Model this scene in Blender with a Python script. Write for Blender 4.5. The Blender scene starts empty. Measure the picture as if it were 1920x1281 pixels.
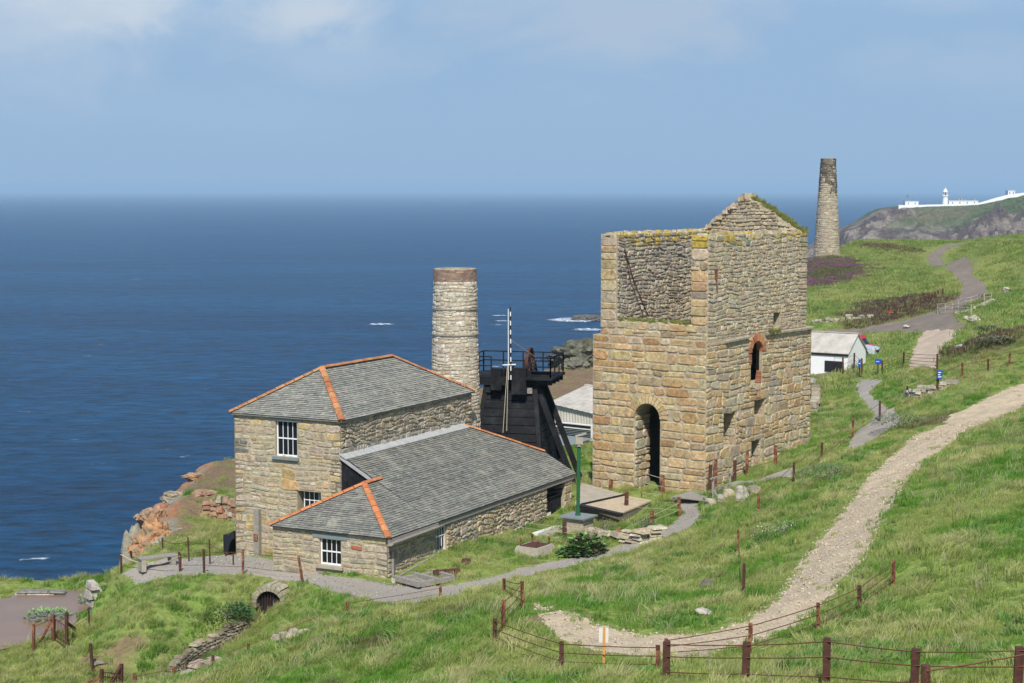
import bpy, math, random
import numpy as np
from mathutils import Vector, Matrix, noise

C = bpy.context.scene
COL = C.collection
R = math.radians
random.seed(7)
rng = np.random.default_rng(11)

# ------------------------------------------------------------------ camera
FPX = 3200.0                                   # focal length in pixels of the 1920 px wide photograph
PITCH = math.atan(285.5 / FPX)
ZC = 62.0                                      # eye height above the sea
cam = bpy.data.cameras.new('camera'); cam_o = bpy.data.objects.new('camera', cam); COL.objects.link(cam_o)
cam.sensor_width = 36.0; cam.lens = FPX / 1920 * 36
cam.clip_start = 0.5; cam.clip_end = 240000
cam_o.location = (0, 0, ZC); cam_o.rotation_euler = (math.pi / 2 - PITCH, 0, 0)
C.camera = cam_o

# ------------------------------------------------------------------ sky, sun, exposure
SUN_AZ_VEC = (0.0, -1.0); SUN_EL = R(50)
sun_rot = math.atan2(SUN_AZ_VEC[0], SUN_AZ_VEC[1])
w = bpy.data.worlds.new('World'); C.world = w; w.use_nodes = True
nt = w.node_tree; N = nt.nodes; L = nt.links; N.clear()
def nd(tree, t, **k):
    n = tree.nodes.new(t)
    for a, b in k.items():
        if a == 'inp':
            for i, v in b.items(): n.inputs[i].default_value = v
        else: setattr(n, a, b)
    return n
out = nd(nt, 'ShaderNodeOutputWorld'); bg = nd(nt, 'ShaderNodeBackground', inp={'Strength': 0.11})
sky = nd(nt, 'ShaderNodeTexSky', sky_type='NISHITA', sun_disc=False, sun_elevation=SUN_EL, sun_rotation=sun_rot,
         altitude=60, air_density=1.0, dust_density=0.6, ozone_density=2.2)
tc = nd(nt, 'ShaderNodeTexCoord')
sx = nd(nt, 'ShaderNodeSeparateXYZ'); L.new(tc.outputs['Generated'], sx.inputs[0])
# broad soft clouds high over the sea
mp = nd(nt, 'ShaderNodeMapping', inp={'Scale': (3.4, 3.4, 9.0), 'Location': (0.35, 0.0, 0.12)})
n1 = nd(nt, 'ShaderNodeTexNoise', inp={'Scale': 1.6, 'Detail': 7.0, 'Roughness': 0.55, 'Distortion': 0.3})
L.new(tc.outputs['Generated'], mp.inputs[0]); L.new(mp.outputs[0], n1.inputs['Vector'])
cr = nd(nt, 'ShaderNodeValToRGB'); cr.color_ramp.elements[0].position = 0.47; cr.color_ramp.elements[1].position = 0.72
cr.color_ramp.interpolation = 'EASE'
L.new(n1.outputs['Fac'], cr.inputs[0])
mr = nd(nt, 'ShaderNodeMapRange', inp={'From Min': 0.035, 'From Max': 0.105, 'To Min': 0.0, 'To Max': 1.0}); mr.clamp = True
L.new(sx.outputs['Z'], mr.inputs[0])
mm = nd(nt, 'ShaderNodeMath', operation='MULTIPLY'); L.new(cr.outputs[0], mm.inputs[0]); L.new(mr.outputs[0], mm.inputs[1])
m2 = nd(nt, 'ShaderNodeMath', operation='MULTIPLY', inp={1: 0.30}); L.new(mm.outputs[0], m2.inputs[0])
tint = nd(nt, 'ShaderNodeMix', data_type='RGBA', blend_type='MULTIPLY'); tint.inputs[0].default_value = 1.0
L.new(sky.outputs[0], tint.inputs[6]); tint.inputs[7].default_value = (0.88, 0.97, 1.12, 1)
# the lowest degrees of the sky are veiled by sea haze
veil = nd(nt, 'ShaderNodeMix', data_type='RGBA'); L.new(tint.outputs[2], veil.inputs[6]); veil.inputs[7].default_value = (2.42, 3.66, 5.35, 1)
vr = nd(nt, 'ShaderNodeMapRange', interpolation_type='SMOOTHSTEP', inp={'From Min': 0.08, 'From Max': 0.30, 'To Min': 0.97, 'To Max': 0.0}); L.new(sx.outputs['Z'], vr.inputs[0]); L.new(vr.outputs[0], veil.inputs[0])
mix = nd(nt, 'ShaderNodeMix', data_type='RGBA'); L.new(m2.outputs[0], mix.inputs[0]); L.new(veil.outputs[2], mix.inputs[6])
mix.inputs[7].default_value = (4.4, 5.1, 6.0, 1)
# cloud banks: where they stand in the sky (direction) and how bright their vapour is
def bank(prev, tx, tz, rx, rz, strength, col, seed):
    strength = min(1.0, strength * 1.25); rx *= 1.2; rz *= 1.15
    q = nd(nt, 'ShaderNodeMapping', vector_type='POINT', inp={'Location': (-tx / rx, 0, -tz / rz), 'Scale': (1 / rx, 0, 1 / rz)})
    L.new(tc.outputs['Generated'], q.inputs[0]); ln = nd(nt, 'ShaderNodeVectorMath', operation='LENGTH'); L.new(q.outputs[0], ln.inputs[0])
    nz = nd(nt, 'ShaderNodeTexNoise', inp={'Scale': 13.0, 'Detail': 8.0, 'Roughness': 0.6, 'Distortion': 0.5}); mq = nd(nt, 'ShaderNodeMapping', inp={'Location': (seed, seed * .7, 0), 'Scale': (1, 1, 1.9)}); L.new(tc.outputs['Generated'], mq.inputs[0]); L.new(mq.outputs[0], nz.inputs['Vector'])
    ad = nd(nt, 'ShaderNodeMath', operation='MULTIPLY_ADD', inp={1: -2.6, 2: 1.3}); L.new(nz.outputs['Fac'], ad.inputs[0]); su = nd(nt, 'ShaderNodeMath', operation='ADD'); L.new(ln.outputs['Value'], su.inputs[0]); L.new(ad.outputs[0], su.inputs[1])
    r_ = nd(nt, 'ShaderNodeMapRange', interpolation_type='SMOOTHSTEP', inp={'From Min': 1.25, 'From Max': 0.1, 'To Min': 0.0, 'To Max': strength}); L.new(su.outputs[0], r_.inputs[0])
    m_ = nd(nt, 'ShaderNodeMix', data_type='RGBA'); L.new(r_.outputs[0], m_.inputs[0]); L.new(prev, m_.inputs[6]); m_.inputs[7].default_value = (*col, 1); return m_.outputs[2]
o_ = mix.outputs[2]
for k_ in ((-0.235, 0.103, 0.075, 0.020, .85, (4.5, 5.2, 6.0), 1.0), (-0.30, 0.085, 0.10, 0.035, .55, (3.4, 4.4, 5.7), 2.0), (-0.105, 0.100, 0.045, 0.017, .75, (4.4, 5.1, 5.9), 3.0), (-0.095, 0.078, 0.06, 0.015, .35, (3.5, 4.5, 5.7), 4.0),
           (0.05, 0.098, 0.085, 0.026, .75, (3.3, 4.2, 5.4), 5.0), (0.27, 0.07, 0.05, 0.015, .30, (3.4, 4.4, 5.6), 6.0), (-0.22, 0.045, 0.16, 0.016, .25, (2.9, 4.1, 5.5), 7.0), (0.15, 0.115, 0.07, 0.012, .45, (3.6, 4.6, 5.7), 8.0)): o_ = bank(o_, *k_)
L.new(o_, bg.inputs[0]); L.new(bg.outputs[0], out.inputs[0])

sl = bpy.data.lights.new('sun', 'SUN'); so = bpy.data.objects.new('sun', sl); COL.objects.link(so)
sl.energy = 4.5; sl.angle = R(0.5); sl.color = (1.0, 0.95, 0.87)
sd = Vector((SUN_AZ_VEC[0] * math.cos(SUN_EL), SUN_AZ_VEC[1] * math.cos(SUN_EL), math.sin(SUN_EL)))
so.rotation_euler = sd.to_track_quat('Z', 'Y').to_euler(); so.location = (-30, -60, 120)
C.view_settings.view_transform = 'Standard'; C.view_settings.look = 'None'
C.view_settings.exposure = 0.22; C.view_settings.gamma = 1.0
C.cycles.max_bounces = 5; C.cycles.volume_bounces = 0; C.cycles.transparent_max_bounces = 6
C.cycles.diffuse_bounces = 3; C.cycles.glossy_bounces = 2

# ------------------------------------------------------------------ rays of the photograph (for surveying the place)
cP, sP = math.cos(PITCH), math.sin(PITCH)
def ray(px, py):
    a = (px - 960) / FPX; b = -(py - 640.5) / FPX
    return np.array([a, cP + b * sP, -sP + b * cP])
def unp(px, py, Y):
    r = ray(px, py); return np.array([0, 0, ZC]) + r * (Y / r[1])

# ------------------------------------------------------------------ numpy noise
_G = rng.random((256, 256))
def vnoise(x, y):
    xi = np.floor(x).astype(int); yi = np.floor(y).astype(int); fx = x - xi; fy = y - yi
    fx = fx * fx * (3 - 2 * fx); fy = fy * fy * (3 - 2 * fy)
    a = _G[xi % 256, yi % 256]; b = _G[(xi + 1) % 256, yi % 256]; c = _G[xi % 256, (yi + 1) % 256]; d = _G[(xi + 1) % 256, (yi + 1) % 256]
    return (a * (1 - fx) + b * fx) * (1 - fy) + (c * (1 - fx) + d * fx) * fy
def fbm(x, y, o=4, g=0.5):
    s = 0; t = 0; k = 1.0
    for i in range(o):
        s = s + k * vnoise(x * 2 ** i + 17.3 * i, y * 2 ** i + 5.1 * i); t += k; k *= g
    return s / t

# ------------------------------------------------------------------ terrain control points: (px, py, distance)
CP = [
 # front of the engine house, yard, lower path
 (600,1075,67.2),(727,1087,66),(700,1110,64),(870,1110,64),(980,1080,66.5),(1060,1062,68),(1160,1020,71),(1290,960,77),(1320,925,80),(1200,935,80),(1110,912,84),
 (900,1040,69),(960,1010,73),(1070,985,77),(830,1065,67),(600,1110,63.5),
 # green slope between the paths
 (1300,1000,71),(1200,1060,62),(1250,1120,50),(1100,1100,55),(985,1098,60),(1010,1140,45),(1050,1142,44),(1380,1100,51),(1450,1040,55),(1422,966,67),(1380,930,75),(1488,904,74),(1540,864,80),
 (1598,822,85),(1648,790,90),(1701,752,97),(1757,715,106),(1330,1060,60),(1380,1000,64.5),
 # upper gravel path
 (1060,1175,42),(1130,1185,41.5),(1250,1195,40.5),(1400,1170,41.5),(1500,1110,45),(1560,1060,48.5),(1600,1000,52.5),(1640,930,58.5),(1700,870,66),(1780,810,74.5),(1880,750,86),(1960,720,95),
 # right bank
 (1640,1080,43),(1700,1050,43),(1750,1000,46),(1800,900,55.5),(1900,820,67),(1900,1150,37),(1900,1000,44.5),(1900,900,53.5),(1780,1180,37),(1600,1170,40),
 # foreground
 (700,1281,41),(950,1281,36),(1300,1281,33),(1600,1281,31.5),(1900,1281,30.3),(1250,1240,38),(1100,1232,39.5),(960,1180,42),(930,1212,41),(1400,1230,37.5),(500,1281,45),(400,1281,48),
 (945,1116,49),(826,1130,50),(652,1160,50),(560,1195,50),(467,1238,50),(800,1200,44.5),(640,1230,45.5),
 # behind the brow
 (945,1106,56.5),(826,1128,60.5),(652,1152,60),(560,1170,60),(467,1232,58.5),(400,1257,57.5),(325,1281,56.5),
 # gully and mound
 (505,1145,66),(455,1187,64),(380,1228,62),(320,1262,60),(200,1290,60),(545,1100,65.8),(560,1135,63.5),(505,1190,60.8),
 (430,1080,67),(300,1130,63.5),(430,1140,64),(300,1185,61.5),(216,1150,67),(180,1168,70),(165,1182,69),(230,1105,67.5),(165,1205,62.5),(260,1230,61),(170,1240,61),(370,1190,63.3),(350,1110,65.5),
 # pond side
 (0,1216,66.3),(60,1226,64.5),(0,1281,58.5),(140,1281,58.5),(125,1220,63.8),(100,1192,67),(150,1150,71.5),(172,1135,73),
 (0,1099,76.6),(60,1104,76.6),(100,1097,77),(150,1098,77),
 # bench terrace and bluff
 (290,1062,71.3),(232,1066,72),(205,1082,73),(185,1094,75.5),(340,1070,70),(400,1058,71),(420,1045,74),(350,1030,76),(300,1010,79),(268,1030,79),
 (265,1000,82.5),(300,938,90),(352,898,96),(400,870,101),(440,866,102),(400,1000,81.5),(430,985,84.2),(420,975,86.5),(420,930,88.6),(360,935,88),(360,975,83),(400,895,95),
 # right behind the ruin
 (1521,828,89),(1560,800,95),(1620,760,102),(1560,730,112),(1600,700,125),(1540,690,129),(1640,668,142),(1600,628,165),(1520,630,165),(1650,617,160),
 (1740,697,108),(1700,680,116),(1690,700,112),(1750,607,154),(1800,592,152),(1850,556,174),(1830,545,184),(1790,500,235),(1755,480,263),(1738,484,258),(1757,496,241),(1768,506,230),(1800,460,315),
 (1530,600,172),(1560,560,187),(1530,540,197),(1650,540,197),(1600,500,228),(1530,492,240),(1680,452,290),(1620,460,270),(1580,482,246),(1700,500,240),(1690,590,168),(1720,560,180),
 (1730,455,330),(1850,452,330),(1920,440,320),(1920,500,220),(1900,560,162),(1900,600,130),(1900,650,106),(1800,650,114),(1830,690,96),(1900,690,93),(1870,620,125),(1950,780,75),(1850,500,228),
 # land behind the headframe
 (1045,697,150),(1100,690,152),(1080,780,118),(900,740,133),(980,700,148),
]
XYZ = [(0,-60,60.0),(0,0,60.0),(-8,12,56.4),(8,12,57.4),(12,24,54.2),(-9,25,52.4),(0,25,53.3),(7,25,53.7),(-20,40,49.5),(-40,50,47),(-45,75,44.6),(-30,75.5,43.9),(-60,0,55),(60,0,66),(60,60,59),(50,90,58),(90,150,62),(60,200,56),
 (110,300,55),(200,200,70),(160,80,70),(-60,60,45),(5,100,46.6),(0,92,46.3),(-8,95,46),(-10,80,46.2),(-5,75,46.6),(0,80,46.5),(12,88,47.8),(8,95,46.8),(14,110,46.8),(20,130,47.5),(26,160,48.0),(20,170,46.5),(36,200,49),(45,260,51.2),
 (-18,84,45.6),(-14,90,46),(-14,100,46),(-8,112,46),(150,390,52),(100,370,50),(250,410,55),(18,92,48.3)]
pts = np.array([unp(a, b, d) for a, b, d in CP] + [np.array(p, float) for p in XYZ])
def _phi(r2): return 0.5 * r2 * np.log(r2 + 1e-9)
def _tps(P, lam=0.35):
    n = len(P); x = P[:, :2]
    r2 = ((x[:, None] - x[None]) ** 2).sum(-1)
    K = _phi(r2) + lam * np.eye(n) * 8; Q = np.hstack([np.ones((n, 1)), x])
    A = np.zeros((n + 3, n + 3)); A[:n, :n] = K; A[:n, n:] = Q; A[n:, :n] = Q.T
    return np.linalg.solve(A, np.concatenate([P[:, 2], np.zeros(3)]))
WT = _tps(pts)
def tps(x, y):
    x = np.asarray(x, float); y = np.asarray(y, float); s = x.shape; x = x.ravel(); y = y.ravel(); o = np.empty(len(x))
    for i in range(0, len(x), 20000):
        a = x[i:i + 20000]; b = y[i:i + 20000]
        r2 = (a[:, None] - pts[None, :, 0]) ** 2 + (b[:, None] - pts[None, :, 1]) ** 2
        o[i:i + 20000] = _phi(r2) @ WT[:-3] + WT[-3] + WT[-2] * a + WT[-1] * b
    return o.reshape(s)
def sdist(poly, x, y):
    """signed distance to a polygon, positive inside"""
    P = np.array(poly, float); Q = np.roll(P, -1, 0); x = np.asarray(x, float); y = np.asarray(y, float)
    best = np.full(x.shape, 1e18); ins = np.zeros(x.shape, bool)
    for (ax, ay), (bx, by) in zip(P, Q):
        ex, ey = bx - ax, by - ay; t = np.clip(((x - ax) * ex + (y - ay) * ey) / (ex * ex + ey * ey + 1e-12), 0, 1)
        best = np.minimum(best, (x - ax - t * ex) ** 2 + (y - ay - t * ey) ** 2)
        c = ((ay > y) != (by > y)); 
        if ey != 0: ins ^= c & (x < (bx - ax) * (y - ay) / ey + ax)
    return np.where(ins, 1, -1) * np.sqrt(best)
LAND = [(-80,80),(-45,79.5),(-24,78),(-19.6,78.2),(-18.7,77.6),(-17.7,77),(-17.2,80),(-17.5,83),(-18.2,87),(-18.7,91),(-18.9,97),(-18.7,103),(-15,107),(-9,112),(-7,125),(-2.6,139),(2,152),(8,160),(12,168),(20,185),(30,210),
        (41,240),(47,256),(52,270),(58,288),(67,308),(85,348),(97,372),(140,405),(260,425),(400,430),(400,-80),(-80,-80)]
POND = [tuple(unp(*p)[:2]) for p in [(-260,1216,66.5),(0,1212,66.6),(60,1200,67.6),(105,1188,68.6),(135,1160,71),(160,1135,73.3),(172,1122,74.8),(168,1118,75.6),(90,1118,75.8),(38,1120,75.6),(20,1134,74.3),(-40,1140,74),(-260,1140,74)]]
POND_Z = 43.9
CULV = unp(505, 1112, 66.0)
GULLY = [tuple(unp(*p)[:2]) for p in [(505,1140,66.3),(455,1185,64.2),(380,1228,62),(320,1262,60),(200,1290,60)]]
Z0 = 47.38
def at_z(px, py, z): r = ray(px, py); t = (z - ZC) / r[2]; return Vector((r[0] * t, r[1] * t, z))
DECK = [tuple(at_z(*p, Z0))[:2] for p in [(1078, 945), (1085, 903), (1165, 924), (1236, 934), (1165, 967)]]
def pdist(line, x, y):
    best = np.full(np.shape(x), 1e18)
    for (ax, ay), (bx, by) in zip(line[:-1], line[1:]):
        ex, ey = bx - ax, by - ay; t = np.clip(((x - ax) * ex + (y - ay) * ey) / (ex * ex + ey * ey), 0, 1)
        best = np.minimum(best, (x - ax - t * ex) ** 2 + (y - ay - t * ey) ** 2)
    return np.sqrt(best)
def height(x, y, full=True):
    x = np.asarray(x, float); y = np.asarray(y, float)
    z = tps(x, y)
    d = sdist(LAND, x, y) + (fbm(x * 0.45, y * 0.45, 4) - 0.5) * 1.3 * np.clip(np.hypot(x, y) / 90, 0.3, 2)
    amp = np.clip((y - 20) / 40, 0.3, 1.0)
    rough = (fbm(x * 0.5 + 9, y * 0.5, 4) - 0.5) * 0.50 * amp * np.clip(d / 3, 0, 1)
    flat = np.clip(sdist(FLAT, x, y) / -2.0, 0, 1)
    far = np.clip((y - 120) / 80, 0, 1)
    rough = rough * flat + (fbm(x * 0.11, y * 0.11, 4) - 0.5) * 0.7 * far * np.clip(d / 8, 0, 1)
    z = z + rough
    dp = sdist(POND, x, y)
    z = np.where(dp > -0.8, np.minimum(z, POND_Z - 0.12 - 0.35 * np.clip(dp, -0.45, 3)), z)
    z = np.where(sdist(DECK, x, y) > -0.1, np.minimum(z, 47.28), z)
    z = np.where((np.abs(x - CULV[0]) < 0.75) & (y < CULV[1] + 0.75) & (y > CULV[1] - 1.5), np.minimum(z, 45.62), z)
    dg = pdist(GULLY, x, y)
    z = z - 0.60 * np.clip(1 - dg / 0.9, 0, 1) ** 0.6
    o = np.clip(-d, 0, 80)
    crag = (fbm(x * 0.25 + 3, y * 0.25 + 8, 5) - 0.5)
    drop = o * 3.6 + np.clip(o, 0, 4) * crag * 9.0 + np.clip(o / 1.0, 0, 1) * (fbm(x * 1.1, y * 1.1, 4) - 0.5) * 5.0
    z = z - np.clip(drop, 0, 80) - np.clip(1.2 - d, 0, 1.2) ** 2 * 0.25
    return np.maximum(z, -8)
FLAT = [tuple(unp(*p)[:2]) for p in [(440,1060,70),(740,1130,62),(860,1115,63),(1330,985,74),(1330,930,80),(1110,905,86),(900,900,95),(440,870,95)]]
_hy = np.concatenate([np.arange(24, 110, 0.12), np.arange(110, 460, 0.6)])
def drop(px, py, full=False):
    """where the line of sight through a pixel of the photograph first meets the ground"""
    r = ray(px, py); t = _hy / r[1]; X = r[0] * t; Z = ZC + r[2] * t
    h = height(X, _hy); below = np.nonzero(h >= Z)[0]
    i = below[0] if len(below) else len(_hy) - 1
    return np.array([X[i], _hy[i], float(h[i])])
def V3(p): return Vector([float(q) for q in p])
def gz(x, y): return float(height(np.array([x]), np.array([y]))[0])

# ------------------------------------------------------------------ materials
def mat(name, base=(0.5, 0.5, 0.5), rough=0.8, attr=None, var=0.25, scale=6.0, bump=0.3, bscale=None, metal=0.0, spec=0.3, dist=0.02, second=None, sec=(0.5, 0.7), sscale=2.0, wave=None):
    m = bpy.data.materials.new(name); m.use_nodes = True; t = m.node_tree; b = t.nodes['Principled BSDF']
    b.inputs['Roughness'].default_value = rough; b.inputs['Metallic'].default_value = metal
    b.inputs['Specular IOR Level'].default_value = spec
    g = nd(t, 'ShaderNodeNewGeometry'); tcn = nd(t, 'ShaderNodeTexCoord')
    if attr:
        a = nd(t, 'ShaderNodeAttribute', attribute_name=attr); src = a.outputs['Color']
    else:
        a = nd(t, 'ShaderNodeRGB'); a.outputs[0].default_value = (*base, 1); src = a.outputs[0]
    no = nd(t, 'ShaderNodeTexNoise', inp={'Scale': scale, 'Detail': 6.0, 'Roughness': 0.6}); t.links.new(g.outputs['Position'], no.inputs['Vector'])
    if second:
        ns = nd(t, 'ShaderNodeTexNoise', inp={'Scale': sscale, 'Detail': 7.0, 'Roughness': 0.62}); t.links.new(g.outputs['Position'], ns.inputs['Vector'])
        mr_ = nd(t, 'ShaderNodeMapRange', inp={'From Min': sec[0], 'From Max': sec[1]}); t.links.new(ns.outputs['Fac'], mr_.inputs[0])
        mx = nd(t, 'ShaderNodeMix', data_type='RGBA'); t.links.new(mr_.outputs[0], mx.inputs[0]); t.links.new(src, mx.inputs[6]); mx.inputs[7].default_value = (*second, 1); src = mx.outputs[2]
    mr2 = nd(t, 'ShaderNodeMapRange', inp={'From Min': 0.25, 'From Max': 0.75, 'To Min': 1 - var, 'To Max': 1 + var}); t.links.new(no.outputs['Fac'], mr2.inputs[0])
    mu = nd(t, 'ShaderNodeVectorMath', operation='SCALE'); t.links.new(src, mu.inputs[0]); t.links.new(mr2.outputs[0], mu.inputs['Scale'])
    t.links.new(mu.outputs[0], b.inputs['Base Color'])
    if bump:
        bn = nd(t, 'ShaderNodeTexNoise', inp={'Scale': bscale or scale * 2.5, 'Detail': 5.0, 'Roughness': 0.65}); t.links.new(g.outputs['Position'], bn.inputs['Vector'])
        bu = nd(t, 'ShaderNodeBump', inp={'Strength': bump, 'Distance': dist}); t.links.new(bn.outputs['Fac'], bu.inputs['Height']); t.links.new(bu.outputs[0], b.inputs['Normal'])
    return m
M = {}
M['stone'] = mat('granite_rubble', attr='Col', var=0.42, scale=6, bump=0.9, bscale=11, dist=0.045, second=(0.17, 0.135, 0.085), sec=(0.50, 0.80), sscale=3.2)
M['mortar'] = mat('lime_mortar', (0.39, 0.335, 0.235), var=0.3, scale=7, bump=0.6, bscale=25, dist=0.02)
M['mortar_dark'] = mat('old_mortar', (0.20, 0.165, 0.115), var=0.3, scale=9, bump=0.6, bscale=25, dist=0.02)
M['slate'] = mat('slate', attr='Col', var=0.18, scale=10, bump=0.2, bscale=30, rough=0.62, spec=0.35, dist=0.006, second=(0.33, 0.32, 0.26), sec=(0.52, 0.76), sscale=1.1)
M['ridge'] = mat('terracotta', attr='Col', var=0.22, scale=8, bump=0.3, rough=0.75, second=(0.36, 0.24, 0.10), sec=(0.48, 0.66), sscale=4)
M['white'] = mat('white_paint', (0.80, 0.80, 0.78), var=0.05, bump=0.05, rough=0.5)
M['offwhite'] = mat('weathered_white_wall', (0.66, 0.65, 0.60), var=0.10, scale=3, bump=0.3)
M['glass'] = mat('window_glass', (0.012, 0.014, 0.016), rough=0.08, var=0.1, bump=0.0, spec=0.5)
M['lead'] = mat('lead_flashing', (0.38, 0.38, 0.365), rough=0.6, var=0.2, scale=4, bump=0.3)
M['greywood'] = mat('weathered_timber', (0.27, 0.25, 0.21), var=0.35, scale=12, bump=0.5)
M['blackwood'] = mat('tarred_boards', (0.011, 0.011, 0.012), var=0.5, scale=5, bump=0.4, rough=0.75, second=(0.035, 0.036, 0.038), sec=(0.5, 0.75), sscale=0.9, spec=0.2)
M['blackiron'] = mat('black_iron', (0.016, 0.016, 0.018), var=0.3, bump=0.1, rough=0.5, spec=0.4)
M['rust'] = mat('rusty_iron', (0.125, 0.045, 0.024), var=0.4, scale=9, bump=0.5, rough=0.85, second=(0.30, 0.14, 0.07), sec=(0.46, 0.62), sscale=5)
M['rustdark'] = mat('dark_rust', (0.075, 0.032, 0.022), var=0.4, scale=9, bump=0.4, rough=0.85, second=(0.16, 0.06, 0.03), sec=(0.55, 0.72), sscale=8)
M['wire'] = mat('rusty_wire', (0.13, 0.055, 0.032), var=0.2, bump=0.0, rough=0.8)
M['rope'] = mat('pale_rope', (0.42, 0.37, 0.28), var=0.2, bump=0.0)
M['concrete'] = mat('old_concrete', (0.36, 0.32, 0.25), var=0.22, scale=3, bump=0.4)
M['gravelpath'] = mat('beige_gravel', (0.51, 0.415, 0.28), var=0.32, scale=13, bump=0.9, bscale=30, dist=0.04, second=(0.40, 0.325, 0.215), sec=(0.46, 0.70), sscale=1.6)
M['greygravel'] = mat('grey_gravel', (0.315, 0.285, 0.24), var=0.35, scale=25, bump=0.8, bscale=40, dist=0.03, second=(0.30, 0.265, 0.21), sec=(0.5, 0.7), sscale=0.7)
M['tarmac'] = mat('tarmac', (0.185, 0.152, 0.115), var=0.18, scale=1.4, bump=0.4, second=(0.20, 0.17, 0.14), sec=(0.5, 0.75), sscale=0.25)
M['slab'] = mat('concrete_road', (0.44, 0.35, 0.25), var=0.15, scale=1.2, bump=0.3, second=(0.30, 0.25, 0.19), sec=(0.55, 0.75), sscale=0.6)
M['green'] = mat('green_paint', (0.022, 0.115, 0.045), rough=0.35, var=0.1, bump=0.0, spec=0.5)
M['greypaint'] = mat('grey_paint', (0.20, 0.23, 0.23), rough=0.5, var=0.1, bump=0.05)
M['blue'] = mat('blue_sign', (0.012, 0.08, 0.42), rough=0.45, var=0.05, bump=0.0)
M['red'] = mat('red_paint', (0.52, 0.012, 0.025), rough=0.3, var=0.05, bump=0.0, spec=0.5)
M['silver'] = mat('silver_paint', (0.46, 0.49, 0.52), rough=0.3, metal=0.0, var=0.05, bump=0.0, spec=0.5)
M['tyre'] = mat('tyre', (0.02, 0.02, 0.02), var=0.1, bump=0.0)
M['roofsheet'] = mat('cement_sheet', (0.44, 0.41, 0.35), var=0.18, scale=1.5, bump=0.3, second=(0.30, 0.29, 0.25), sec=(0.5, 0.72), sscale=1.2)
M['orange'] = mat('orange_post', (0.62, 0.28, 0.07), var=0.15, bump=0.1)
M['rock'] = mat('rock', attr='Col', var=0.35, scale=2.2, bump=1.0, bscale=5, dist=0.16, second=(0.20, 0.20, 0.14), sec=(0.50, 0.66), sscale=1.5)
M['brick'] = mat('red_brick', attr='Col', var=0.2, scale=8, bump=0.4)
M['leaf'] = mat('leaf', attr='Col', var=0.3, scale=6, bump=0.0, rough=0.55)

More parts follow.
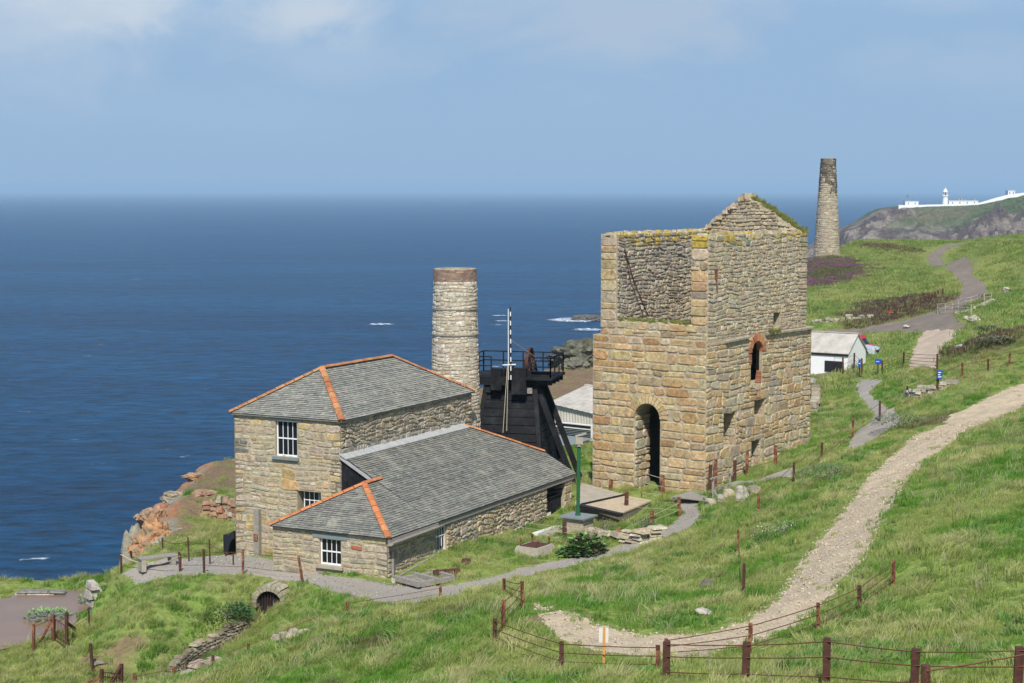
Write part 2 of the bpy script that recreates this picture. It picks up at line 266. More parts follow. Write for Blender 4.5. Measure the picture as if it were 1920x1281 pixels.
# ------------------------------------------------------------------ mesh builder
class MB:
    def __init__(s): s.v = []; s.f = []; s.c = []; s.mi = []
    def add(s, vs, fs, col=(0.5, 0.5, 0.5), m=0):
        k = len(s.v); s.v.extend([tuple(float(q) for q in p) for p in vs]); s.f.extend([tuple(i + k for i in f) for f in fs])
        s.c.extend([col] * len(vs)); s.mi.extend([m] * len(fs))
    def quad(s, a, b, c, d, col=(0.5,) * 3, m=0): s.add([a, b, c, d], [(0, 1, 2, 3)], col, m)
    def hexa(s, p, col=(0.5,) * 3, m=0):      # p: 4 bottom ring, 4 top ring
        s.add(p, [(3, 2, 1, 0), (4, 5, 6, 7), (0, 1, 5, 4), (1, 2, 6, 5), (2, 3, 7, 6), (3, 0, 4, 7)], col, m)
    def box(s, f, a0, a1, b0, b1, h0, h1, col=(0.5,) * 3, m=0):   # f(a,b,h) -> xyz
        s.hexa([f(a0, b0, h0), f(a0, b1, h0), f(a1, b1, h0), f(a1, b0, h0), f(a0, b0, h1), f(a0, b1, h1), f(a1, b1, h1), f(a1, b0, h1)], col, m)
    def beam(s, p, q, w, d=None, up=(0, 0, 1), col=(0.5,) * 3, m=0, bev=0.0):
        p = Vector(p); q = Vector(q); d = d or w; t = (q - p).normalized(); u = Vector(up)
        if abs(t.dot(u)) > 0.95: u = Vector((0.3, 1, 0))
        x = t.cross(u).normalized(); y = x.cross(t).normalized()
        o = [(-1, -1), (1, -1), (1, 1), (-1, 1)]
        s.hexa([p + x * (a * w / 2) + y * (b * d / 2) for a, b in o] + [q + x * (a * w / 2) + y * (b * d / 2) for a, b in o], col, m)
    def tube(s, pl, r, n=6, col=(0.5,) * 3, m=0, cap=True):
        pl = [Vector(p) for p in pl]; k = len(pl); vs = []; fs = []
        rr = r if isinstance(r, (list, tuple)) else [r] * k
        for i, p in enumerate(pl):
            t = (pl[min(i + 1, k - 1)] - pl[max(i - 1, 0)]).normalized(); u = Vector((0, 0, 1)) if abs(t.z) < 0.9 else Vector((1, 0, 0))
            x = t.cross(u).normalized(); y = x.cross(t)
            for j in range(n):
                a = 2 * math.pi * j / n; vs.append(p + x * math.cos(a) * rr[i] + y * math.sin(a) * rr[i])
        for i in range(k - 1):
            for j in range(n): fs.append((i * n + j, i * n + (j + 1) % n, (i + 1) * n + (j + 1) % n, (i + 1) * n + j))
        if cap: fs.append(tuple(range(n))[::-1]); fs.append(tuple((k - 1) * n + j for j in range(n)))
        s.add(vs, fs, col, m)
    def lathe(s, o, prof, n=20, col=(0.5,) * 3, m=0):     # prof: (r, z)
        vs = []; fs = []
        for r, z in prof:
            for j in range(n):
                a = 2 * math.pi * j / n; vs.append((o[0] + r * math.cos(a), o[1] + r * math.sin(a), o[2] + z))
        for i in range(len(prof) - 1):
            for j in range(n): fs.append((i * n + j, i * n + (j + 1) % n, (i + 1) * n + (j + 1) % n, (i + 1) * n + j))
        fs.append(tuple(range(n))[::-1]); fs.append(tuple((len(prof) - 1) * n + j for j in range(n)))
        s.add(vs, fs, col, m)
    def build(s, name, m, parent=None, smooth=False, origin=None):
        me = bpy.data.meshes.new(name)
        o = parent.matrix_world.translation if parent is not None else Vector(origin if origin is not None else (0, 0, 0))
        if parent is not None:
            o = Vector(parent['_o'])
        V = [(a - o[0], b - o[1], c - o[2]) for a, b, c in s.v]
        me.from_pydata(V, [], s.f); 
        ca = me.color_attributes.new('Col', 'FLOAT_COLOR', 'POINT')
        ca.data.foreach_set('color', np.array([(*c, 1.0) for c in s.c], dtype=np.float32).ravel())
        for x in (m if isinstance(m, (list, tuple)) else [m]): me.materials.append(x)
        if any(s.mi): me.polygons.foreach_set('material_index', s.mi)
        if smooth: me.polygons.foreach_set('use_smooth', [True] * len(me.polygons))
        me.update()
        ob = bpy.data.objects.new(name, me); COL.objects.link(ob)
        if parent is not None: ob.parent = parent
        else: ob.location = o
        ob['_o'] = tuple(o)
        return ob
def tag(o, label=None, cat=None, group=None, kind=None):
    for k, v in (('label', label), ('category', cat), ('group', group), ('kind', kind)):
        if v: o[k] = v
    return o
def empty(name, loc, label=None, cat=None, group=None):
    o = bpy.data.objects.new(name, None); COL.objects.link(o); o.location = tuple(float(q) for q in loc); o['_o'] = tuple(float(q) for q in loc)
    o.empty_display_size = 0.3
    return tag(o, label, cat, group)

class Frame:
    def __init__(s, az, O):
        a = R(az); s.u = Vector((math.sin(a), math.cos(a), 0)); s.v = Vector((math.cos(a), -math.sin(a), 0)); s.O = Vector([float(q) for q in O])
    def __call__(s, a, b, h): return s.O + s.u * a + s.v * b + Vector((0, 0, h))
HF = Frame(27.1, unp(727, 1087, 66)); TF = Frame(36.5, unp(1322, 925, 80))

# ------------------------------------------------------------------ paths and roads (plan outlines)
def poly(pp): return [tuple(drop(*p)[:2]) for p in pp]
P_UP = poly([(1003,1133),(1040,1147),(1100,1163),(1160,1182),(1230,1190),(1320,1187),(1400,1165),(1450,1130),(1480,1092),(1505,1050),(1530,1020),(1560,985),(1590,945),(1625,900),(1665,862),(1720,815),(1790,775),(1870,738),(1935,712),
      (1990,735),(1920,762),(1850,797),(1790,828),(1730,870),(1685,925),(1650,975),(1640,1010),(1610,1062),(1570,1105),(1530,1150),(1490,1178),(1400,1210),(1330,1230),(1240,1238),(1150,1226),(1080,1212),(1045,1192),(1020,1168)])
P_LOW = poly([(580,1078),(640,1082),(700,1092),(740,1098),(790,1102),(850,1098),(900,1088),(960,1070),(1040,1052),(1120,1035),(1200,1013),(1260,985),(1285,962),(1272,940),(1262,932),(1300,930),(1315,965),(1300,985),(1240,1012),(1180,1035),(1100,1055),(1020,1072),(960,1088),(920,1100),(860,1116),(790,1130),(740,1132),(680,1124),(620,1110),(575,1092)])
P_TOW = poly([(1300,932),(1345,912),(1400,903),(1450,890),(1485,878),(1500,884),(1480,897),(1420,907),(1380,915),(1330,922)])
P_TERR = poly([(230,1078),(262,1060),(300,1052),(340,1048),(400,1043),(432,1040),(450,1040),(500,1048),(520,1056),(560,1064),(600,1070),(590,1080),(575,1090),(500,1084),(430,1078),(340,1080),(290,1088)])
P_TAR = poly([(1520,622),(1600,617),(1700,603),(1760,582),(1790,560),(1800,545),(1797,528),(1775,510),(1740,492),(1737,477),(1760,465),(1795,456),(1815,455),(1775,470),(1762,483),(1772,495),(1830,522),(1855,540),(1850,556),(1810,575),(1790,590),(1800,604),(1818,612),(1800,622),(1740,622),(1660,622),(1590,630),(1520,634)])
P_SLAB = poly([(1737,621),(1800,619),(1785,640),(1765,665),(1757,697),(1703,694),(1712,660),(1720,640)])
P_ASH = poly([(1615,712),(1655,712),(1648,722),(1632,735),(1645,750),(1680,775),(1690,790),(1660,810),(1630,830),(1600,845),(1590,838),(1620,800),(1640,780),(1620,755),(1605,735),(1605,722)])
# ------------------------------------------------------------------ terrain
PATHS = [('path', P_UP, M['gravelpath'], 0.07), ('yard_path', P_LOW, M['greygravel'], 0.08), ('ruin_path', P_TOW, M['greygravel'], 0.08), ('terrace', P_TERR, M['greygravel'], 0.08),
         ('road', P_TAR, M['tarmac'], 0.2), ('concrete_road', P_SLAB, M['slab'], 0.15), ('ash_path', P_ASH, M['greygravel'], 0.1)]
def pathdist(x, y):
    d = np.full(np.shape(x), -1e3)
    for n_, P, m_, s_ in PATHS: d = np.maximum(d, sdist(P, x, y))
    return d
def zone(px, py, r, sx=1.0):
    p = drop(px, py); return (p[0], p[1], r)
def blob(zs, x, y):
    v = np.zeros(np.shape(x))
    wx = x + (fbm(x * 0.5, y * 0.5, 3) - 0.5) * 2.5; wy = y + (fbm(x * 0.5 + 40, y * 0.5, 3) - 0.5) * 2.5
    for cx, cy, r in zs: v = np.maximum(v, np.clip(1.5 - np.hypot(wx - cx, wy - cy) / r, 0, 1))
    return v
Z_DIRT = [zone(*p) for p in [(410,885,4.0),(430,905,3.0),(385,895,3.5),(350,915,1.5),(395,872,3),(330,985,1.2),(300,975,1.6),(318,960,1.4),(285,1012,1.5),(306,1012,1.2),(340,940,1.4),(165,1225,0.5),(215,1258,0.7),(190,1240,0.6),(1000,1160,0.7),(745,1115,1.3)]] + [(2,140,18),(-6,120,12),(10,125,12),(-14,99,3.4)]
Z_BRACK = [zone(*p) for p in [(1690,583,5),(1730,568,5),(1757,560,3.5),(1662,597,3.5),(1650,462,3),(1700,468,2),(1880,640,3.5),(1900,630,3),(1670,590,3.5),(1710,578,4.5),(1740,570,4),(1760,790,1.6),(1860,838,1.0),(840,1150,.6),(700,1200,0.5),(640,1280,0.5)]]
Z_HEATH = [zone(*p) for p in [(1530,500,6.5),(1560,492,4),(1525,528,5),(1545,512,4.5),(1500,515,8),(1577,489,2)]]
def lin(a, b, t): t = np.asarray(t)[..., None]; return np.array(a) * (1 - t) + np.array(b) * t
def ground_color(x, y, slope, d):
    g1 = fbm(x * 0.30, y * 0.30, 4); g2 = fbm(x * 1.5 + 7, y * 1.5, 4); g3 = fbm(x * 0.09 + 3, y * 0.09, 3)
    c = lin((0.11, 0.215, 0.030), (0.20, 0.255, 0.065), np.clip((g1 - 0.15) * 3.0, 0, 1))
    c = c * (1 - 0.55 * np.clip((g2 - 0.52) * 4, 0, 1)[..., None]) + np.array((0.20, 0.175, 0.085)) * (0.55 * np.clip((g2 - 0.52) * 4, 0, 1)[..., None])
    far = np.clip((y - 100) / 80, 0, 1)
    c = lin((0, 0, 0), (1, 1, 1), 1 - 0.35 * far) * c + np.array((0.19, 0.185, 0.062)) * (0.35 * far)[..., None]
    dirt = blob(Z_DIRT, x, y); br = blob(Z_BRACK, x, y); he = blob(Z_HEATH, x, y)
    mixv = lambda c, k, t: c * (1 - t[..., None]) + np.array(k) * t[..., None]
    c = mixv(c, (0.20, 0.135, 0.085), np.clip(dirt * 1.2, 0, 1) * np.clip(0.35 + g2 * 1.2, 0, 1))
    c = mixv(c, (0.12, 0.085, 0.055), np.clip(br, 0, 1) * 0.85)
    c = mixv(c, (0.10, 0.055, 0.06), np.clip(he * 1.2, 0, 1) * 0.9)
    dg = pdist(GULLY, x, y); c = mixv(c, (0.07, 0.055, 0.035), np.clip(1.4 - dg / 0.55, 0, 1))
    dpd = sdist(POND, x, y); c = mixv(c, (0.13, 0.11, 0.06), np.clip(1 + dpd / 0.5, 0, 1))
    rk = np.clip((slope - 0.95) * 2.2, 0, 1) * np.clip((1.2 - d), 0, 1)
    rk = np.maximum(rk, np.clip((1.3 - d) * 1.5, 0, 1) * (x < -15) * (y > 78.5) * (y < 108))
    rc = lin((0.34, 0.17, 0.085), (0.27, 0.25, 0.19), np.clip((fbm(x * 0.3 + 5, y * 0.3, 4) - 0.42) * 6, 0, 1))
    c = c * (1 - rk[..., None]) + rc * rk[..., None]
    return c
def build_terrain():
    ys = np.concatenate([np.linspace(-60, 2, 8), np.linspace(6, 25, 16), np.arange(26, 60, 0.16), np.arange(60, 108, 0.2)]); y = 108.0
    out = []
    while y < 470: out.append(y); y *= 1.0042
    ys = np.concatenate([ys, out]); tn = np.linspace(-1, 1, 430); tn = 0.36 * tn + 0.9 * np.sign(tn) * np.clip(np.abs(tn) - 0.88, 0, 1) ** 1.1 * 3
    Yg = np.repeat(ys[:, None], len(tn), 1); Xg = tn[None, :] * np.maximum(np.abs(Yg), 26)
    Z = height(Xg, Yg); d = sdist(LAND, Xg, Yg)
    pd = pathdist(Xg, Yg); sp = np.where(Yg > 110, 0.3, 0.06)
    Zl = Z - np.where(pd > 0.10 + sp, 0.04 + sp * 0.5, 0.0)
    gy, gx = np.gradient(Z); dx = np.gradient(Xg, axis=1); dy = np.gradient(Yg, axis=0)
    slope = np.hypot(gx / np.maximum(np.abs(dx), 1e-6), gy / np.maximum(dy, 1e-6))
    col = ground_color(Xg, Yg, slope, d)
    n, k = Xg.shape
    V = np.stack([Xg, Yg, Zl], -1).reshape(-1, 3); idx = np.arange(n * k).reshape(n, k)
    F = np.stack([idx[:-1, :-1], idx[:-1, 1:], idx[1:, 1:], idx[1:, :-1]], -1).reshape(-1, 4)
    keep = V[F, 2].max(1) > -4; F = F[keep]
    me = bpy.data.meshes.new('ground'); me.vertices.add(len(V)); me.vertices.foreach_set('co', V.ravel())
    me.loops.add(len(F) * 4); me.loops.foreach_set('vertex_index', F.ravel()); me.polygons.add(len(F)); me.polygons.foreach_set('loop_start', np.arange(len(F)) * 4)
    me.polygons.foreach_set('use_smooth', [True] * len(F)); me.update(calc_edges=True); me.validate()
    ca = me.color_attributes.new('Col', 'FLOAT_COLOR', 'POINT')
    ca.data.foreach_set('color', np.concatenate([col.reshape(-1, 3), np.ones((len(V), 1))], 1).astype(np.float32).ravel())
    me.materials.append(mat('turf_and_rock', attr='Col', var=0.32, scale=4.5, bump=1.0, bscale=2.2, dist=0.25, rough=0.95, spec=0.1))
    o = bpy.data.objects.new('ground', me); COL.objects.link(o); tag(o, kind='structure')
build_terrain()
def build_path(name, P, m, st):
    P = np.array(P); x0, y0 = P.min(0) - 1; x1, y1 = P.max(0) + 1
    nx = int((x1 - x0) / st) + 2; ny = int((y1 - y0) / st) + 2
    X, Y = np.meshgrid(x0 + np.arange(nx) * st, y0 + np.arange(ny) * st)
    D = sdist(P, X, Y) + (fbm(X * 1.2, Y * 1.2, 3) - 0.5) * 0.35
    Z = height(X, Y) + 0.012 + (0.035 if name in ('concrete_road',) else 0) + (0.02 if name in ('ruin_path',) else 0) - (fbm(X * 2, Y * 2, 2) * 0.02)
    ids = -np.ones(X.shape, int); V = []; F = []
    ins = D > -0.05
    cell = ins[:-1, :-1] & ins[1:, :-1] & ins[:-1, 1:] & ins[1:, 1:]
    use = np.zeros(X.shape, bool); use[:-1, :-1] |= cell; use[1:, :-1] |= cell; use[:-1, 1:] |= cell; use[1:, 1:] |= cell
    ids[use] = np.arange(use.sum()); V = np.stack([X[use], Y[use], Z[use]], -1)
    F = np.stack([ids[:-1, :-1][cell], ids[:-1, 1:][cell], ids[1:, 1:][cell], ids[1:, :-1][cell]], -1)
    me = bpy.data.meshes.new(name); me.from_pydata(V.tolist(), [], F.tolist()); me.materials.append(m)
    me.polygons.foreach_set('use_smooth', [True] * len(F))
    o = bpy.data.objects.new(name, me); COL.objects.link(o); tag(o, kind='structure')
for n_, P, m_, s_ in PATHS: build_path(n_, P, m_, s_)

# ------------------------------------------------------------------ sea
def build_sea():
    me = bpy.data.meshes.new('sea'); S = 68000
    me.from_pydata([(-S, -2000, 0), (S, -2000, 0), (S, S, 0), (-S, S, 0)], [], [(0, 1, 2, 3)])
    m = bpy.data.materials.new('sea_water'); m.use_nodes = True; t = m.node_tree; b = t.nodes['Principled BSDF']; l = t.links
    b.inputs['Roughness'].default_value = 0.32; b.inputs['IOR'].default_value = 1.33; b.inputs['Specular IOR Level'].default_value = 0.09
    g = nd(t, 'ShaderNodeNewGeometry')
    mp0 = nd(t, 'ShaderNodeMapping', inp={'Scale': (0.35, 1.6, 1.0), 'Rotation': (0, 0, R(-14))}); l.new(g.outputs['Position'], mp0.inputs[0])
    n1 = nd(t, 'ShaderNodeTexNoise', inp={'Scale': 0.006, 'Detail': 9.0, 'Roughness': 0.68, 'Distortion': 0.6}); l.new(mp0.outputs[0], n1.inputs['Vector'])
    mx = nd(t, 'ShaderNodeMix', data_type='RGBA'); mx.inputs[6].default_value = (0.0015, 0.030, 0.082, 1); mx.inputs[7].default_value = (0.003, 0.056, 0.130, 1)
    r1 = nd(t, 'ShaderNodeMapRange', inp={'From Min': 0.35, 'From Max': 0.65}); l.new(n1.outputs['Fac'], r1.inputs[0]); l.new(r1.outputs[0], mx.inputs[0])
    # wave chop: crests drawn out across the wind
    mp = nd(t, 'ShaderNodeMapping', inp={'Scale': (0.5, 1.0, 1.0), 'Rotation': (0, 0, R(8))}); l.new(g.outputs['Position'], mp.inputs[0])
    w1 = nd(t, 'ShaderNodeTexNoise', inp={'Scale': 0.22, 'Detail': 9.0, 'Roughness': 0.68, 'Distortion': 0.4}); l.new(mp.outputs[0], w1.inputs['Vector'])
    w2 = nd(t, 'ShaderNodeTexNoise', inp={'Scale': 0.035, 'Detail': 6.0, 'Roughness': 0.6}); l.new(mp.outputs[0], w2.inputs['Vector'])
    b2 = nd(t, 'ShaderNodeBump', inp={'Strength': 1.0, 'Distance': 6.0}); l.new(w2.outputs['Fac'], b2.inputs['Height'])
    b1 = nd(t, 'ShaderNodeBump', inp={'Strength': 1.0, 'Distance': 3.2}); l.new(w1.outputs['Fac'], b1.inputs['Height']); l.new(b2.outputs[0], b1.inputs['Normal'])
    l.new(b1.outputs[0], b.inputs['Normal'])
    # whitecaps
    mp2 = nd(t, 'ShaderNodeMapping', inp={'Scale': (0.05, 0.11, 1.0), 'Rotation': (0, 0, R(-6))}); l.new(g.outputs['Position'], mp2.inputs[0])
    f1 = nd(t, 'ShaderNodeTexNoise', inp={'Scale': 1.0, 'Detail': 8.0, 'Roughness': 0.7}); l.new(mp2.outputs[0], f1.inputs['Vector'])
    r2 = nd(t, 'ShaderNodeMapRange', inp={'From Min': 0.665, 'From Max': 0.70}); l.new(f1.outputs['Fac'], r2.inputs[0])
    # wave light and shade put into the colour: dark troughs, bright crests
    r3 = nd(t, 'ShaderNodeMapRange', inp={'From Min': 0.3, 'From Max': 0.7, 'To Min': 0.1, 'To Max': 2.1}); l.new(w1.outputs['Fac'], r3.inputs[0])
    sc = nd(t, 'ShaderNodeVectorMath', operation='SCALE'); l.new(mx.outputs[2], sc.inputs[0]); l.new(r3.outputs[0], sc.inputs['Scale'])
    mf = nd(t, 'ShaderNodeMix', data_type='RGBA'); l.new(r2.outputs[0], mf.inputs[0]); l.new(sc.outputs[0], mf.inputs[6]); mf.inputs[7].default_value = (0.6, 0.66, 0.70, 1)
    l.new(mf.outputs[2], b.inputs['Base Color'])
    me.materials.append(m); o = bpy.data.objects.new('sea', me); COL.objects.link(o); tag(o, kind='structure')
build_sea()
def build_pond():
    me = bpy.data.meshes.new('pond_water'); P = np.array(POND); c = P.mean(0); Q = c + (P - c) * 1.12
    me.from_pydata([(float(a), float(b), POND_Z) for a, b in Q], [], [tuple(range(len(Q)))])
    m = mat('muddy_water', (0.22, 0.145, 0.085), rough=0.22, var=0.12, scale=0.6, bump=0.12, bscale=3, spec=0.16, dist=0.02); me.materials.append(m)
    o = bpy.data.objects.new('pond_water', me); COL.objects.link(o); tag(o, kind='structure')
build_pond()

# ------------------------------------------------------------------ far headland
def build_headland():
    prof = [(1380,500),(1450,490),(1500,474),(1530,462),(1560,446),(1580,432),(1600,424),(1620,413),(1638,400),(1655,393),(1690,388),(1740,387),(1790,386),(1830,384),(1850,380),(1880,372),(1905,367),(1920,364),(1980,352),(2100,335),(2300,320)]
    D0 = 1620.; xs = np.array([ray(p, 400)[0] for p, _ in prof]) ; ridge = np.array([ZC + ray(p, q)[2] / ray(p, q)[1] * D0 for p, q in prof])
    T = np.linspace(xs[0], xs[-1], 420); Y = np.concatenate([np.linspace(1150, 1640, 260), np.linspace(1645, 2100, 40)])
    Yg, Tg = np.meshgrid(Y, T, indexing='ij'); Xg = Tg * D0 + (Yg - D0) * Tg * 0.6
    rz = np.interp(Xg / (D0 + (Yg - D0) * 0.6), xs, ridge)
    toe = 1460 - 260 * np.clip((Tg - 0.25) / 0.07, 0, 1) + (fbm(Xg * 0.02, Yg * 0.02, 4) - 0.5) * 120
    s = np.clip((Yg - toe) / (D0 - 30 - toe), 0, 1)
    cr = fbm(Xg * 0.035, Yg * 0.035, 5) - 0.5; cr2 = np.abs(fbm(Xg * 0.07 + 9, Yg * 0.05, 4) - 0.5)
    rock = np.clip((fbm(Xg * 0.012 + 4, Yg * 0.012 + 2, 3) - 0.44) * 8, 0, 1)
    env = np.clip((D0 - Yg) / 60, 0, 1) * np.clip(s * 6, 0, 1)
    Z = rz * (s ** 0.75) + (cr * 40 - cr2 * 44) * env * (0.35 + 0.65 * rock) - 3 * (s <= 0)
    Z = np.minimum(Z, rz + 0.0 * Z + 0.02 * (Yg < D0) * 0)
    Z = np.where(Yg > 1700, rz - (Yg - 1700) * 0.5, Z)
    n, k = Z.shape; V = np.stack([Xg, Yg, Z], -1).reshape(-1, 3); idx = np.arange(n * k).reshape(n, k)
    F = np.stack([idx[:-1, :-1], idx[:-1, 1:], idx[1:, 1:], idx[1:, :-1]], -1).reshape(-1, 4)
    sg = lin((0.15, 0.19, 0.07), (0.24, 0.22, 0.11), np.clip((fbm(Xg * 0.03, Yg * 0.03, 3) - 0.4) * 4, 0, 1))
    rc = lin((0.17, 0.12, 0.10), (0.42, 0.35, 0.27), np.clip((fbm(Xg * 0.09, Yg * 0.12, 4) - 0.42) * 5, 0, 1))
    low = np.clip((34 - Z) / 12, 0, 1)
    rk = np.clip(rock + low, 0, 1)[..., None]; col = sg * (1 - rk) + rc * rk
    me = bpy.data.meshes.new('headland'); me.from_pydata(V.tolist(), [], F.tolist()); me.polygons.foreach_set('use_smooth', [True] * len(F))
    ca = me.color_attributes.new('Col', 'FLOAT_COLOR', 'POINT'); ca.data.foreach_set('color', np.concatenate([col.reshape(-1, 3), np.ones((len(V), 1))], 1).astype(np.float32).ravel())
    me.materials.append(mat('headland_cover', attr='Col', var=0.3, scale=0.12, bump=1.0, bscale=0.16, dist=16.0, rough=0.95, spec=0.05))
    o = bpy.data.objects.new('headland', me); COL.objects.link(o); tag(o, kind='structure')
build_headland()
# ------------------------------------------------------------------ grass and low growth (stuff, scattered with geometry nodes)
def tuft_mesh(name, nb, hgt, spread, width, lean, tip=None, leafy=False, seed=0):
    r = random.Random(seed); V = []; F = []; c = []
    for i in range(nb):
        a = r.uniform(0, 6.28); d = spread * math.sqrt(r.random()); x, y = d * math.cos(a), d * math.sin(a)
        h = hgt * r.uniform(0.55, 1.15); la = r.uniform(0, 6.28); ll = lean * r.uniform(0.3, 1.2)
        wx = 0.55 * lean * hgt; lx = math.cos(la) * ll * h * 0.6 + wx; ly = math.sin(la) * ll * h * 0.6
        wd = width * r.uniform(0.7, 1.3); pa = r.uniform(0, 6.28); px, py = math.cos(pa) * wd, math.sin(pa) * wd
        k = len(V); b = r.uniform(0.82, 1.18)
        mid = 0.55
        V += [(x - px, y - py, -0.04), (x + px, y + py, -0.04), (x + lx * 0.35 + px * .8, y + ly * 0.35 + py * .8, h * mid), (x + lx * 0.35 - px * .8, y + ly * 0.35 - py * .8, h * mid), (x + lx, y + ly, h * (0.95 if not leafy else 0.8))]
        F += [(k, k + 1, k + 2, k + 3), (k + 3, k + 2, k + 4)]
        c += [(b,) * 3] * 4 + [((b * 1.1,) * 3 if tip is None else tip)]
    me = bpy.data.meshes.new(name); me.from_pydata(V, [], F)
    ca = me.color_attributes.new('Blade', 'FLOAT_COLOR', 'POINT'); ca.data.foreach_set('color', np.array([(*q, 1) for q in c], dtype=np.float32).ravel())
    return me
def growth_mat(name, trans=0.42):
    m = bpy.data.materials.new(name); m.use_nodes = True; t = m.node_tree; b = t.nodes['Principled BSDF']; b.inputs['Roughness'].default_value = 0.7; b.inputs['Specular IOR Level'].default_value = 0.2
    a = nd(t, 'ShaderNodeAttribute', attribute_name='tint', attribute_type='INSTANCER'); q = nd(t, 'ShaderNodeAttribute', attribute_name='Blade')
    mu = nd(t, 'ShaderNodeVectorMath', operation='MULTIPLY'); t.links.new(a.outputs['Color'], mu.inputs[0]); t.links.new(q.outputs['Color'], mu.inputs[1])
    t.links.new(mu.outputs[0], b.inputs['Base Color'])
    tr = nd(t, 'ShaderNodeBsdfTranslucent'); t.links.new(mu.outputs[0], tr.inputs[0]); mx = nd(t, 'ShaderNodeMixShader', inp={0: trans})
    t.links.new(b.outputs[0], mx.inputs[1]); t.links.new(tr.outputs[0], mx.inputs[2]); t.links.new(mx.outputs[0], t.nodes['Material Output'].inputs['Surface'])
    return m
def scatter(name, srcs, P, scale, tint, material, seed=0, tilt=0.25):
    n = len(P); me = bpy.data.meshes.new(name); me.vertices.add(n); me.vertices.foreach_set('co', np.asarray(P, np.float32).ravel())
    r = np.random.default_rng(seed)
    a = me.attributes.new('scl', 'FLOAT', 'POINT'); a.data.foreach_set('value', np.asarray(scale, np.float32))
    rot = np.stack([r.normal(0, tilt * 0.4, n), r.normal(0.0, tilt * 0.4, n), r.normal(0.0, 0.7, n) + np.where(r.random(n) < 0.2, 3.1, 0)], -1)
    a = me.attributes.new('rot', 'FLOAT_VECTOR', 'POINT'); a.data.foreach_set('vector', rot.astype(np.float32).ravel())
    a = me.attributes.new('tint', 'FLOAT_VECTOR', 'POINT'); a.data.foreach_set('vector', np.asarray(tint, np.float32).ravel())
    a = me.attributes.new('pick', 'INT', 'POINT'); a.data.foreach_set('value', r.integers(0, len(srcs), n).astype(np.int32))
    me.materials.append(material); o = bpy.data.objects.new(name, me); COL.objects.link(o); tag(o, kind='stuff')
    g = bpy.data.node_groups.new(name, 'GeometryNodeTree'); g.interface.new_socket('Geometry', in_out='INPUT', socket_type='NodeSocketGeometry'); g.interface.new_socket('Geometry', in_out='OUTPUT', socket_type='NodeSocketGeometry')
    gi = nd(g, 'NodeGroupInput'); go = nd(g, 'NodeGroupOutput'); iop = nd(g, 'GeometryNodeInstanceOnPoints'); gti = nd(g, 'GeometryNodeGeometryToInstance')
    for s_ in reversed(srcs):
        s_.materials.clear(); s_.materials.append(material); so_ = bpy.data.objects.new(s_.name, s_)
        oi = nd(g, 'GeometryNodeObjectInfo'); oi.inputs['Object'].default_value = so_; g.links.new(oi.outputs['Geometry'], gti.inputs[0])
    m2p = nd(g, 'GeometryNodeMeshToPoints'); g.links.new(gi.outputs[0], m2p.inputs[0]); g.links.new(m2p.outputs[0], iop.inputs['Points']); g.links.new(gti.outputs[0], iop.inputs['Instance']); iop.inputs['Pick Instance'].default_value = True
    def na(nm, ty):
        q = nd(g, 'GeometryNodeInputNamedAttribute', data_type=ty); q.inputs[0].default_value = nm; return q.outputs[0]
    g.links.new(na('pick', 'INT'), iop.inputs['Instance Index']); g.links.new(na('scl', 'FLOAT'), iop.inputs['Scale'])
    er = nd(g, 'FunctionNodeEulerToRotation'); g.links.new(na('rot', 'FLOAT_VECTOR'), er.inputs[0]); g.links.new(er.outputs[0], iop.inputs['Rotation'])
    g.links.new(iop.outputs[0], go.inputs[0])
    md = o.modifiers.new('scatter', 'NODES'); md.node_group = g
    return o
HOUSE_FP = [tuple(HF(a, b, 0)[:2]) for a, b in [(-0.05, 0.1), (17.1, 0.1), (17.1, -4.4), (15.1, -4.4), (15.1, -10), (3.45, -10), (3.45, -5.6), (-0.05, -5.6)]]
TOW_FP = [tuple(TF(a, b, 0)[:2]) for a, b in [(-0.05, 0.05), (10.95, 0.05), (10.95, -6.5), (-0.05, -6.5)]]
KEEPOUT = [HOUSE_FP, TOW_FP, DECK]
CM = unp(505, 1140, 66.25)
def sample(y0, y1, dens, margin=0.335, seed=0):
    r = np.random.default_rng(seed); area = margin * (y1 ** 2 - y0 ** 2); n = int(area * dens)
    y = np.sqrt(r.uniform(y0 ** 2, y1 ** 2, n)); x = r.uniform(-1, 1, n) * margin * y
    d = sdist(LAND, x, y); k = d > -0.3; x, y, d = x[k], y[k], d[k]
    bl = (x < -15) & (y > 78.5) & (y < 106) & (sdist(LAND, x, y) < 0.75 + 0.6 * r.random(len(x)))
    k = ~bl & (pathdist(x, y) < -0.16 - 0.9 * (y > 195) + 0.16 * (r.random(len(x)) - 0.5)) & (sdist(POND, x, y) < 0.0) & (pdist(GULLY, x, y) > 0.3 + 0.25 * r.random(len(x)))
    for P in KEEPOUT: k &= sdist(P, x, y) < -0.05
    k &= np.hypot(x - CM[0], y - CM[1] + 0.7) > 0.9
    # off the line of sight from anywhere near the path: hidden ground behind the buildings keeps fewer tufts
    return x[k], y[k], r
